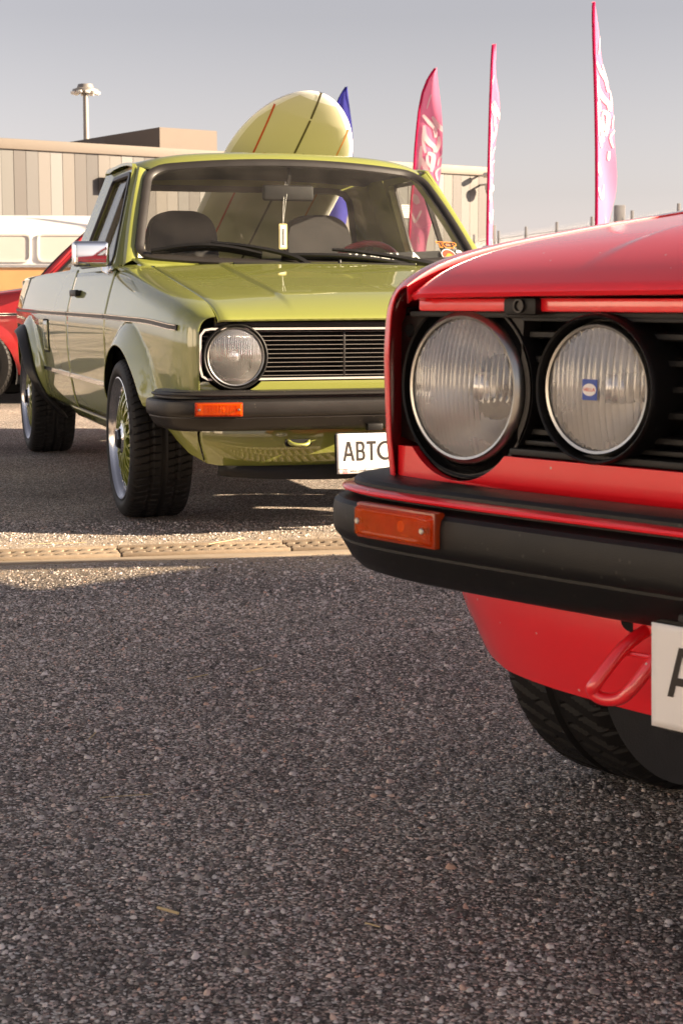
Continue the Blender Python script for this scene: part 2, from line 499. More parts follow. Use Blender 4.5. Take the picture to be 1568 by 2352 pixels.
    def mirror_y(s):
        n = MB(); n.v = [(x, -y, z) for x, y, z in s.v]; n.f = [f[::-1] for f in s.f]; return n
    def lift(s, dz):
        s.v = [(x, y, z + dz) for x, y, z in s.v]; return s
    def mesh(s, name, mat, smooth=True, angle=35, fixn=True):
        me = bpy.data.meshes.new(name)
        me.from_pydata(s.v, [], s.f)
        if fixn:
            bm = bmesh.new(); bm.from_mesh(me)
            bmesh.ops.recalc_face_normals(bm, faces=bm.faces[:]); bm.to_mesh(me); bm.free()
        if smooth:
            me.polygons.foreach_set('use_smooth', [True] * len(me.polygons))
            me.set_sharp_from_angle(angle=R(angle))
        me.materials.append(MATS[mat] if isinstance(mat, str) else mat)
        me.update()
        return me
    def build(s, name, mat, parent=None, smooth=True, solid=0, angle=35, loc=None, fixn=True, bevel=0, offset=-1):
        o = ob(name, s.mesh(name, mat, smooth, angle, fixn), parent, loc)
        if solid:
            md = o.modifiers.new('solid', 'SOLIDIFY'); md.thickness = solid; md.offset = offset
        if bevel:
            md = o.modifiers.new('bevel', 'BEVEL'); md.width = bevel; md.segments = 2; md.limit_method = 'ANGLE'; md.angle_limit = R(40)
        return o

def cat(P, n, closed=False):
    """Catmull-Rom through points, n samples per span"""
    P = np.asarray(P, float); out = []
    m = len(P)
    for i in range(m if closed else m - 1):
        g = (lambda k: P[k % m]) if closed else (lambda k: P[min(max(k, 0), m - 1)])
        p0, p1, p2, p3 = g(i - 1), g(i), g(i + 1), g(i + 2)
        for j in range(n):
            t = j / n
            out.append(.5 * ((2 * p1) + (-p0 + p2) * t + (2 * p0 - 5 * p1 + 4 * p2 - p3) * t * t + (-p0 + 3 * p1 - 3 * p2 + p3) * t ** 3))
    if not closed: out.append(P[-1])
    return np.array(out)

def rrect(x0, x1, y0, y1, r, n=6):
    """rounded rectangle outline, counter-clockwise; r a number or 4 radii (bl, br, tr, tl)"""
    rs = [r] * 4 if not hasattr(r, '__len__') else r
    out = []
    for (cx, cy_, a), q in zip(((x0, y0, 180), (x1, y0, 270), (x1, y1, 0), (x0, y1, 90)), rs):
        sx = 1 if cx == x0 else -1; sy = 1 if cy_ == y0 else -1
        for i in range(n + 1):
            t = R(a + 90 * i / n)
            out.append((cx + sx * q + q * math.cos(t), cy_ + sy * q + q * math.sin(t)))
    return out

def roundpoly(P, r, n=5):
    P = [np.array(p, float) for p in P]; out = []
    m = len(P)
    for i in range(m):
        a, b, c = P[i - 1], P[i], P[(i + 1) % m]
        u = (a - b); lu = np.linalg.norm(u); w = (c - b); lw = np.linalg.norm(w)
        d = min(r, lu * .45, lw * .45)
        p, q = b + u / lu * d, b + w / lw * d
        for k in range(n + 1):
            t = k / n
            out.append(tuple((1 - t) ** 2 * p + 2 * t * (1 - t) * b + t * t * q))
    return out

def resample(P, n):
    P = np.asarray(P, float); Q = np.vstack([P, P[:1]])
    d = np.r_[0, np.cumsum(np.linalg.norm(np.diff(Q, axis=0), axis=1))]
    t = np.linspace(0, d[-1], n, endpoint=False)
    return np.stack([np.interp(t, d, Q[:, k]) for k in range(Q.shape[1])], -1)

def text_mesh(txt, size, depth=.0006, shear=0., space=1., font=None):
    cu = bpy.data.curves.new('lettering', 'FONT')
    cu.body = txt; cu.size = size; cu.extrude = depth; cu.shear = shear; cu.space_character = space
    cu.align_x = 'CENTER'; cu.align_y = 'CENTER'; cu.resolution_u = 4
    o = bpy.data.objects.new('lettering', cu); col.objects.link(o)
    dg = bpy.context.evaluated_depsgraph_get()
    me = bpy.data.meshes.new_from_object(o.evaluated_get(dg))
    bpy.data.objects.remove(o); bpy.data.curves.remove(cu)
    V = [tuple(v.co) for v in me.vertices]; F = [tuple(p.vertices) for p in me.polygons]
    bpy.data.meshes.remove(me)
    return V, F

def smooth01(x): x = np.clip(x, 0, 1); return x * x * (3 - 2 * x)

# ------------------------------------------------------------------ ground and drain
g = MB()
g.grid(np.array([[(x, y, 0) for y in (-60, 600)] for x in (-300, 300)]))
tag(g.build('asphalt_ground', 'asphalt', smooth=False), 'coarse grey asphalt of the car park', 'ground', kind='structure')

def drain():
    a = np.array([-2.6, 4.412]); d = np.array([1.0, .232]); d /= np.linalg.norm(d); nrm = np.array([-d[1], d[0]])
    rz = math.atan2(d[1], d[0])
    root = empty('drain_channel', (a[0], a[1], 0), rz)
    root.scale = (1, 1.3, 1)
    tag(root, 'dusty slotted drain channel set flush across the asphalt in front of the green pickup', 'drain')
    L = 5.0
    for y in (-.088, .088):
        m = MB(); m.box((L / 2, y, -.003), (L, .05, .012), .003)
        m.build('concrete_edge', 'concrete', root)
    m = MB(); m.box((L / 2, 0, -.0085), (L, .13, .018)); m.build('channel_bed', 'bark', root)
    gm = MB()
    w, n = .5, 13
    for y in (-.058, .058): gm.box((w / 2, y, .006), (w - .006, .012, .012), .002)
    gm.box((w / 2, 0, .005), (w - .006, .01, .010), .002)
    for i in range(n):
        x = .02 + i * (w - .04) / (n - 1)
        for y in (-.03, .03):
            gm.box((x, y, .0035), (.021, .052, .007), .0015, rz=-.38)
    me = gm.mesh('grate', 'iron')
    for k in range(10):
        ob('grate', me, root, (k * .5, 0, .001))
drain()

def aggregate(N):
    """loose and half-embedded stone chips standing proud of the binder"""
    m = bpy.data.materials.new('stone_chip'); m.use_nodes = True
    n, l = m.node_tree.nodes, m.node_tree.links; b = n['Principled BSDF']
    ge = n.new('ShaderNodeNewGeometry'); r1 = n.new('ShaderNodeValToRGB'); e = r1.color_ramp.elements
    st = [(0, (.06, .054, .048)), (.25, (.17, .15, .134)), (.48, (.36, .32, .292)), (.68, (.58, .525, .485)), (.86, (.80, .74, .70)), (.965, (.66, .42, .30)), (1, (.92, .88, .84))]
    while len(e) < len(st): e.new(.5)
    for q, (p, c) in zip(e, st): q.position = p; q.color = (*c, 1)
    l.new(ge.outputs['Random Per Island'], r1.inputs[0])
    tc = n.new('ShaderNodeTexCoord'); nz = n.new('ShaderNodeTexNoise'); nz.inputs['Scale'].default_value = 700; l.new(tc.outputs['Object'], nz.inputs['Vector'])
    mx = n.new('ShaderNodeMix'); mx.data_type = 'RGBA'; mx.blend_type = 'MULTIPLY'; mx.inputs[0].default_value = .5
    l.new(r1.outputs[0], mx.inputs[6]); l.new(nz.outputs['Color'], mx.inputs[7]); l.new(r1.outputs[0], b.inputs['Base Color'])
    b.inputs['Roughness'].default_value = .6
    MATS['stone_chip'] = m
    d = np.sqrt(rng.uniform(1.35 ** 2, 5.6 ** 2, N)); x = rng.uniform(-1, 1, N) * (.215 * d + .30)
    dl = math.hypot(1, .232); off = (-.232 * (x + 2.6) + (d - 4.412)) / dl
    k = (abs(off) - .17) / .38 > rng.uniform(0, 1, N) ** 1.5; x, d = x[k], d[k]; N = len(x)
    r = np.clip(rng.lognormal(math.log(.0031), .38, N), .0015, .0085)
    h = r * rng.uniform(.25, .65, N); a0 = rng.uniform(0, 6.28, N); el = rng.uniform(.6, 1.0, N)
    V = np.zeros((N, 12, 3)); tx, ty = rng.normal(0, .18, N), rng.normal(0, .18, N)
    for j in range(6):
        aj = j * math.pi / 3 + rng.uniform(-.3, .3, N); rj = r * rng.uniform(.75, 1.15, N)
        ux, uy = rj * np.cos(aj), rj * el * np.sin(aj)
        X, Y = ux * np.cos(a0) - uy * np.sin(a0), ux * np.sin(a0) + uy * np.cos(a0)
        V[:, j] = np.stack([x + X, d + Y, np.full(N, -.0006)], -1)
        f = rng.uniform(.45, .75, N)
        V[:, 6 + j] = np.stack([x + X * f, d + Y * f, h * rng.uniform(.75, 1.1, N) + (X * tx + Y * ty)], -1)
    base = (np.arange(N) * 12)[:, None]
    quads = np.stack([np.stack([base[:, 0] + j, base[:, 0] + (j + 1) % 6, base[:, 0] + 6 + (j + 1) % 6, base[:, 0] + 6 + j], -1) for j in range(6)], 1).reshape(N, 24)
    hexa = base + np.arange(6, 12)[None]
    loops = np.concatenate([quads, hexa], 1).reshape(-1)
    starts = (np.arange(N) * 30)[:, None] + np.array([0, 4, 8, 12, 16, 20, 24])[None]
    tot = np.tile([4, 4, 4, 4, 4, 4, 6], N)
    me = bpy.data.meshes.new('stone_chips')
    me.vertices.add(N * 12); me.vertices.foreach_set('co', V.reshape(-1).astype(np.float32))
    me.loops.add(len(loops)); me.loops.foreach_set('vertex_index', loops.astype(np.int32))
    me.polygons.add(N * 7); me.polygons.foreach_set('loop_start', starts.reshape(-1).astype(np.int32))
    try: me.polygons.foreach_set('loop_total', tot.astype(np.int32))
    except Exception: pass
    me.update(calc_edges=True); me.validate()
    me.materials.append(m)
    o = ob('stone_chips', me); tag(o, 'pale and dark stone chips bedded in the asphalt surface', 'gravel', kind='stuff')
aggregate(75000)

# ------------------------------------------------------------------ car body shape (metres; x forward from the front axle, y to the car's left)
PLP = [(.628, .672), (.6245, .681), (.613, .694), (.595, .706), (.565, .719), (.50, .737), (.35, .753), (.15, .766), (0, .773), (-.2, .779), (-.42, .784), (-.9, .788), (-1.32, .789), (-2.2, .787), (-2.7, .779), (-3.1, .764), (-3.55, .738)]
PL = cat(PLP, 14)
_t = np.gradient(PL, axis=0); _t /= np.linalg.norm(_t, axis=1)[:, None]
PN = np.stack([_t[:, 1], -_t[:, 0]], -1)
def plan(X):
    xs = PL[::-1, 0]
    return np.interp(X, xs, PL[::-1, 1]), np.array([np.interp(X, xs, PN[::-1, 0]), np.interp(X, xs, PN[::-1, 1])])
OD = [-.46, -.42, -.385, -.34, -.26, -.15, -.05, 0, .08, .16, .24]
OV = [-.10, -.062, -.040, -.026, -.012, 0, .003, 0, -.020, -.044, -.070]
def table(xs, ys, sig):
    x = np.linspace(xs[0] - 4 * sig, xs[-1] + 4 * sig, 1200)
    y = np.interp(x, xs, ys)
    sl0, sl1 = (ys[1] - ys[0]) / (xs[1] - xs[0]), (ys[-1] - ys[-2]) / (xs[-1] - xs[-2])
    y = np.where(x < xs[0], ys[0] + (x - xs[0]) * sl0, np.where(x > xs[-1], ys[-1] + (x - xs[-1]) * sl1, y))
    k = np.exp(-.5 * ((np.arange(-300, 301) * (x[1] - x[0])) / sig) ** 2); k /= k.sum()
    yy = np.convolve(np.pad(y, 300, mode='reflect', reflect_type='odd'), k, 'valid')
    return lambda q: np.interp(q, x, yy)
oprof = table(OD, OV, .008)
crease = table([-3.5, -.4, .3, .58], [.690, .682, .674, .655], .08)
ZR = .2695
RA = .316
zhood = table([-.45, -.36, .122, .30, .448, .52, .57, .61, .635, .652], [.868, .857, .790, .766, .744, .731, .719, .706, .695, .683], .025)
def flare(X, z, Xc, amp):
    d = math.hypot(X - Xc, z - ZR) - RA
    f = min(max(1 - d / .078, 0), 1)
    ang = smooth01((z - .24) / .2)
    return amp * (f ** .85) * ang
def arch_low(X, Xc, sill):
    dx = abs(X - Xc)
    if dx >= RA: return sill
    return max(sill, ZR + math.sqrt(RA * RA - dx * dx))
def side(X, W, n, z, arches, tuck=0.):
    o = float(oprof(z - crease(X))) - tuck * smooth01((.42 - z) / .2)
    f = sum(flare(X, z, c, a) for c, a in arches)
    return (X + n[0] * o, -(W + n[1] * o + f), z)

def fender_mb(arches):
    cols = []
    idx = [i for i in range(len(PL)) if PL[i, 0] >= -.42]
    pts = [(PL[i, 0], PL[i, 1], PN[i]) for i in idx]
    xs = [RA * math.cos(R(a)) for a in list(range(4, 177, 4))] + list(np.linspace(-.319, -.417, 8)) + list(np.linspace(.32, .5, 16)) + [.3165, -.3165]
    side_pts = []
    for X in sorted(xs, reverse=True):
        W, n = plan(X); side_pts.append((X, W, n))
    front = [p for p in pts if p[0] > .502]
    allp = front + side_pts
    P = []
    for X, W, n in allp:
        b = smooth01((X - .50) / .14)
        zt = float(zhood(min(X + .018 * b, .646)))
        T = np.array([X + b * .018, -.626, zt])
        low = arch_low(X, 0, .395 if X > 0 else .248)
        z1 = zt - .052
        tk = 0.
        colp = []
        for k in range(40):
            z = low + (z1 - low) * (k / 39) ** 1.15
            colp.append(side(X, W, n, z, arches, tk))
        A = np.array(colp[-1]); B = np.array(colp[-2])
        dirv = (A - B); dirv /= np.linalg.norm(dirv) + 1e-9
        C = A + dirv * ((zt - A[2]) / max(dirv[2], .3)) * .96
        for k in range(1, 13):
            t = k / 12
            colp.append(tuple((1 - t) ** 2 * A + 2 * t * (1 - t) * C + t * t * T))
        # return flange down the shut line
        colp.append((T[0], T[1] + .002, T[2] - .02))
        P.append(colp)
    return MB().grid(np.array(P))

def panel_mb(x0, x1, zlow, ztop, arches=(), archc=None, nx=40, nz=30, roll=0.):
    """flank panel between stations x0 > x1"""
    xs = list(np.linspace(x0, x1, nx))
    if archc is not None:
        xs = [x for x in xs if abs(x - archc) > RA + .004] + [archc + RA * math.cos(R(a)) for a in range(3, 178, 4)] + [archc + RA + .001, archc - RA - .001]
        xs.sort(reverse=True)
    P = []
    for X in xs:
        W, n = plan(X)
        lo = zlow if not callable(zlow) else zlow(X)
        if archc is not None: lo = arch_low(X, archc, lo)
        hi = ztop if not callable(ztop) else ztop(X)
        c = [side(X, W, n, lo + (hi - lo) * k / (nz - 1), arches) for k in range(nz)]
        if roll:
            x, y, z = c[-1]
            for t in (30, 60, 90):
                c.append((x, y + roll * (1 - math.cos(R(t))), z + roll * math.sin(R(t)) * .8))
            c.append((x, y + roll + .05, c[-1][2])); c.append((x, y + roll + .05, c[-1][2] - .05))
        P.append(c)
    return MB().grid(np.array(P))

# windscreen surface, u -1..1 (right to left), v 0..1 (bottom to top)
def ws(u, v, off=0.):
    b = np.array([-.362 - .085 * u * u, .665 * u, .861 + .030 * u * u])
    t = np.array([-.742 - .045 * u * u, .552 * u, 1.271 - .034 * u * u])
    p = b + (t - b) * v
    bow = .012 * 4 * v * (1 - v)
    n = np.array([.745, .25 * u, .66]); n /= np.linalg.norm(n)
    return p + n * (bow + off)
def ws_outline(inset=0., n=160):
    w, h = 1.25, .565
    P = roundpoly([(-1 + inset / .6, inset / h), (1 - inset / .6, inset / h), (1 - inset / .55, 1 - inset / h), (-1 + inset / .55, 1 - inset / h)], .0, 1)
    Q = rrect(-1 + inset / .62, 1 - inset / .62, inset / h, 1 - inset / h, 0.001, 2)
    # rounded corners: work in metres then back to u,v
    M = rrect(-.6 + inset, .6 - inset, inset, h - inset, [.05, .05, .075, .075], 8)
    return resample([(x / .6, y / h) for x, y in M], n)

def cab_y(z): return .742 - (z - .85) * (.742 - .588) / .41
def greenhouse_fn(s):
    return lambda X, z: (X, s * cab_y(z), z)

def roof_mb(x_rear, z_rear, ymax=.592):
    P = []
    us = np.concatenate([-np.linspace(1, .8, 14), np.linspace(-.79, .79, 24), np.linspace(.8, 1, 14)])
    for u in us:
        f = ws(u * .985, 1.0); row = []
        drop = .052 * abs(u) ** 7
        zf = 1.306 - .026 * u * u - drop * .75
        start = np.array([f[0] + .004, f[1] * 1.0, f[2] - .004])
        for k, t in enumerate([0, .01, .025, .06, .12, .25, .4, .55, .7, .85, .94, .98, 1.0]):
            X = start[0] + (x_rear - start[0]) * t
            e = smooth01(t / .25)
            Y = start[1] + (u * ymax - start[1]) * smooth01(t / .12)
            z = start[2] + (zf + .012 * math.sin(math.pi * min(t, .9)) - start[2]) * (1 - (1 - min(t / .12, 1)) ** 2.2)
            z = z + (z_rear - zf) * t * (1 - .0) if t > .12 else z
            if t > .9: z -= .02 * ((t - .9) / .1) ** 2
            row.append((X, Y, z))
        P.append(row)
    return MB().grid(np.array(P))

# ------------------------------------------------------------------ wheels
def tyre_mesh(name, Rt, Rr, width, nsip=64, diag=False, depth=.005):
    prof = [(Rr - .010, .022), (Rr + .004, .008), (Rr + .010, .001), (Rr + .022, -.005), (Rr + .036, -.005), (Rt - .014, .002), (Rt - .006, .010), (Rt - .002, .020)]
    ys = np.linspace(.028, width - .028, 22)
    prof += [(Rt - .0012 * abs((y - width / 2) / (width / 2)) ** 2, y) for y in ys]
    prof += [(Rt - .003, width - .018), (Rt - .012, width - .006), (Rr + .02, width), (Rr - .005, width - .02)]
    n = nsip * 10
    P = np.zeros((n, len(prof), 3))
    for i in range(n):
        a = 2 * math.pi * i / n
        for j, (r, y) in enumerate(prof):
            q = r
            if r > Rt - .012:
                c = (y - width / 2) / (width / 2)
                ph = (a * nsip / (2 * math.pi) + (1.6 * c if diag else .9 * abs(c) ** 1.5 * (1 if c < 0 else -1))) % 1
                if ph < (.24 if diag else .16) and (abs(c) > .12): q -= depth
                if not diag and any(abs(c - k) < .045 for k in (-.42, 0, .42)): q -= depth
                if diag and abs(c) < .07: q -= depth
            P[i, j] = (q * math.cos(a), y, q * math.sin(a))
    m = MB(); m.grid(P, closed_u=True)
    return m.mesh(name, 'tyre', angle=28)

WHEEL = {}
def wheel_meshes():
    W = WHEEL
    W['tyre'] = tyre_mesh('tyre', .2705, .2035, .205)
    rl = MB().lathe([(.199, .030), (.2045, .012), (.2088, .002), (.2088, -.001), (.2055, -.002), (.203, .004), (.199, .010), (.196, .014), (.193, .022), (.190, .034), (.187, .038), (.176, .038)], n=96)
    W['rim_lip'] = rl.mesh('rim_lip', 'alu')
    fl = MB().lathe([(.187, .036), (.184, .031), (.168, .031), (.160, .037), (.160, .09), (.15, .12), (.19, .14), (.19, .19)], n=96)
    W['rim_flange'] = fl.mesh('rim_flange', 'chrome_soft')
    bo = MB()
    for i in range(30):
        a = 2 * math.pi * i / 30
        bo.lathe([(.0, .022), (.0046, .022), (.0052, .024), (.0052, .034)], n=6, c=(.1765 * math.cos(a), 0, .1765 * math.sin(a)))
    W['rim_bolts'] = bo.mesh('rim_bolts', 'chrome_soft', angle=25)
    sp = MB()
    for fam in (-1, 1):
        for i in range(16):
            a0 = 2 * math.pi * (i + (.0 if fam < 0 else .0)) / 16
            path = []
            for t in np.linspace(0, 1, 9):
                r = .050 + t * .118
                a = a0 + fam * .42 * t ** .9
                y = .016 + .014 * t - .010 * math.sin(math.pi * t) + (.002 if fam > 0 else 0)
                path.append((r * math.cos(a), y, r * math.sin(a)))
            sp.sweep(path, [(-.0032, -.006), (.0032, -.006), (.0046, .006), (-.0046, .006)], up=(0, -1, 0))
    sp.lathe([(.052, .006), (.066, .010), (.068, .016), (.064, .026), (.05, .028)], n=48)
    sp.lathe([(.160, .024), (.168, .024), (.170, .032), (.160, .038)], n=64, closed=True)
    W['spokes'] = sp.mesh('spokes', 'spoke_green', angle=40)
    hb = MB().lathe([(.0, -.012), (.030, -.012), (.035, -.009), (.038, -.004), (.040, .016), (.050, .018), (.053, .024)], n=6)
    W['centre_nut'] = hb.mesh('centre_nut', 'black_gloss', angle=25)
    hc = MB().lathe([(.036, .0), (.044, .006), (.052, .008), (.055, .014), (.055, .028)], n=40)
    W['hub_ring'] = hc.mesh('hub_ring', 'chrome')
    bd = MB().lathe([(.0, .10), (.13, .10), (.13, .115), (0, .115)], n=40)
    W['brake_disc'] = bd.mesh('brake_disc', 'dark')
    W['inner_drum'] = MB().lathe([(.0, .09), (.10, .10), (.18, .10), (.186, .17)], n=40).mesh('inner_drum', 'dark')
    W['tyre2'] = tyre_mesh('tyre', .286, .188, .195, 46, True, .006)
    r2 = MB().lathe([(.185, .03), (.193, .01), (.193, .0), (.188, .0), (.184, .012), (.176, .02), (.17, .05), (.13, .055), (.10, .035), (.05, .025), (.03, .03), (0, .03)], n=64)
    W['rim2'] = r2.mesh('rim', 'alu')
wheel_meshes()
def yoko():
    m = MB()
    s = 'YOKOHAMA'
    for k, ch in enumerate(s):
        V, F = text_mesh(ch, .030, .0006)
        a = R(38 - k * 9.5)
        # upright letter, its top away from the hub, seen from the outside (-y)
        rad = Vector((math.cos(a), 0, math.sin(a))); tan = Vector((math.sin(a), 0, -math.cos(a))); out = Vector((0, -1, 0))
        M = Matrix.Translation(rad * .2325 + out * .0052) @ Matrix((tan, rad, out)).transposed().to_4x4()
        m.add(V, F, M)
    return m
YOKO = yoko().mesh('sidewall_lettering', 'plastic_worn', smooth=False, fixn=False)

def add_wheel(root, x, yout, s, kind, zc, name='wheel', lettering=False, steer=0.):
    w = empty(name, (x, s * yout, zc), (math.pi if s > 0 else 0) + steer, root)
    w.rotation_euler[1] = random.uniform(0, 6) if not lettering else .0
    keys = ['tyre', 'rim_lip', 'rim_flange', 'rim_bolts', 'spokes', 'centre_nut', 'hub_ring', 'brake_disc'] if kind == 'mesh' else ['tyre2', 'rim2', 'inner_drum']
    for k in keys:
        o = ob({'tyre2': 'tyre', 'rim2': 'rim'}.get(k, k), WHEEL[k], w)
        if k == 'rim_bolts': o['kind'] = 'stuff'
    if lettering: ob('sidewall_lettering', YOKO, w)

# ------------------------------------------------------------------ lamps
def lens_mb(r, dome, pitch, amp, mode, th=.005):
    N = int(2 * r / .0009); rows = 26
    ys = np.linspace(-r, r, N)
    Fp = np.zeros((N, rows, 3)); Bp = np.zeros((N, rows, 3))
    for i, y in enumerate(ys):
        h = math.sqrt(max(r * r - y * y, 1e-9))
        for j in range(rows):
            z = -h + 2 * h * j / (rows - 1)
            q = (y * y + z * z) / (r * r)
            x = dome * (1 - q)
            a = amp * (1 if q < .93 else .2)
            if mode == 1:
                if z < -.01 and abs(y + .0) > .042: a *= .12
                if z < -.05: a *= .4
                if y * y + z * z < .034 ** 2: a *= 1.2
            fl = a * (1 - abs(math.sin(math.pi * y / pitch))) if mode != 2 else a * (abs(math.sin(math.pi * y / pitch)) * (1 if (z > .0 or abs(y) < .03) else .25))
            Fp[i, j] = (x - fl, y, z)
    m = MB(); m.grid(Fp)
    return m
def headlamp(parent, c, r, name='headlight', lmat='lens', pitch=.0072, amp=.0016, mode=1, dome=.014, bez=.008, label=None, depth=.085, tilt=0.):
    """c = centre of the lens rim, lamp faces +x"""
    b = MB().lathe([(r - .002, .004), (r + .001, .005), (r + bez * .6, .002), (r + bez, -.005), (r + bez, -.022), (r - .003, -.022)], axis='x', n=80)
    h = b.build(name, 'bezel', parent, loc=c)
    lens_mb(r, dome, pitch, amp, mode).build('lens', lmat, h, fixn=False, angle=60)
    prof = []
    for t in np.linspace(0, 1, 14):
        rr = r * .97 * (1 - t) + .016 * t
        prof.append((rr, -.012 - depth * (1 - (rr / (r * .97)) ** 2)))
    MB().lathe(prof, axis='x', n=64).build('reflector', 'reflector', h)
    MB().lathe([(0, -.020), (.010, -.021), (.0165, -.026), (.0175, -.036), (.0165, -.060), (.010, -.085)], axis='x', n=24).build('bulb_shield', 'chrome_soft', h)
    return h

def indicator(parent, path, Yc, z, width, height, flipy=1):
    i = int(np.argmin(abs(path[:, 1] - Yc)))
    p = path[i]; t = path[i + 1] - path[i - 1]; t /= np.linalg.norm(t); n = np.array([t[1], -t[0], 0])
    M = Matrix((Vector(n), Vector(t), Vector((0, 0, 1)))).transposed().to_4x4()
    M.translation = Vector((p[0], p[1], z)) + Vector(n) * .002
    m = MB(); m.box((0, 0, 0), (.016, width + .006, height + .006), .003, M)
    hsg = m.build('indicator', 'amber_dark', parent)
    # pale reflector with a bulb bulge, behind an amber cover with moulded ribs
    P = []
    for yy in np.linspace(-width / 2 + .004, width / 2 - .004, 40):
        row = []
        for zz in np.linspace(-height / 2 + .003, height / 2 - .003, 12):
            e = math.exp(-((yy - .012) / .035) ** 2 - (zz / .012) ** 2)
            row.append(tuple(M @ Vector((.0060 - .002 * e + (.008 * math.exp(-((yy - .012) ** 2 + zz ** 2) / .00006)), yy, zz))))
        P.append(row)
    MB().grid(np.array(P)).build('indicator_reflector', 'white_print', hsg)
    P = []
    for yy in np.linspace(-width / 2, width / 2, 150):
        row = []
        for zz in np.linspace(-height / 2, height / 2, 24):
            ex = max(0, abs(yy) - (width / 2 - .006)) / .006; ez = max(0, abs(zz) - (height / 2 - .005)) / .005
            d_ = 1 - math.sqrt(max(0, 1 - min(1, ex * ex + ez * ez)))
            rib = .0011 * abs(math.sin(math.pi * yy / .0042)) if abs(yy) < width * .37 and abs(zz) < height * .36 else 0
            row.append(tuple(M @ Vector((.0165 - .009 * d_ - rib, yy, zz))))
        P.append(row)
    MB().grid(np.array(P)).build('indicator_lens', 'amber', hsg, angle=60)
    for sy in (-1, 1):
        m = MB().lathe([(0, .0180), (.0032, .0180), (.0040, .0170), (.0040, .012)], axis='x', n=12, c=(0, sy * (width / 2 - .010), 0))
        m.box((.0182, sy * (width / 2 - .010), 0), (.0006, .0055, .0011)); m.box((.0182, sy * (width / 2 - .010), 0), (.0005, .0011, .0055))
        m.v = [tuple(M @ Vector(v)) for v in m.v]
        m.build('screw', 'screw', hsg, angle=25)

BPP = [(.715, 0), (.7145, .30), (.711, .50), (.700, .63), (.676, .712), (.635, .764), (.58, .790), (.52, .801), (.455, .803)]
def bumper_path():
    h = cat(BPP, 8)
    right = np.stack([h[::-1, 0], -h[::-1, 1], np.zeros(len(h))], -1)
    left = np.stack([h[1:, 0], h[1:, 1], np.zeros(len(h) - 1)], -1)
    return np.vstack([right, left])
BPATH = bumper_path()
BSEC = [(-.088, .452), (-.084, .4585), (-.072, .4625), (-.038, .4612), (-.028, .4590), (-.0240, .4550), (-.0235, .4385), (-.0165, .4350), (-.004, .4335), (.0015, .4290), (.0035, .4200), (.0035, .3990), (.0015, .3900), (-.003, .3845), (-.0065, .3825), (-.0065, .3790), (-.0095, .3745), (-.020, .3560), (-.034, .3430), (-.050, .3375), (-.088, .3370)]
BSTRIPE = [(-.0230, .4550), (-.0140, .4545), (-.0095, .4525), (-.0080, .4500), (-.0090, .4475), (-.0130, .4460), (-.0230, .4455)]

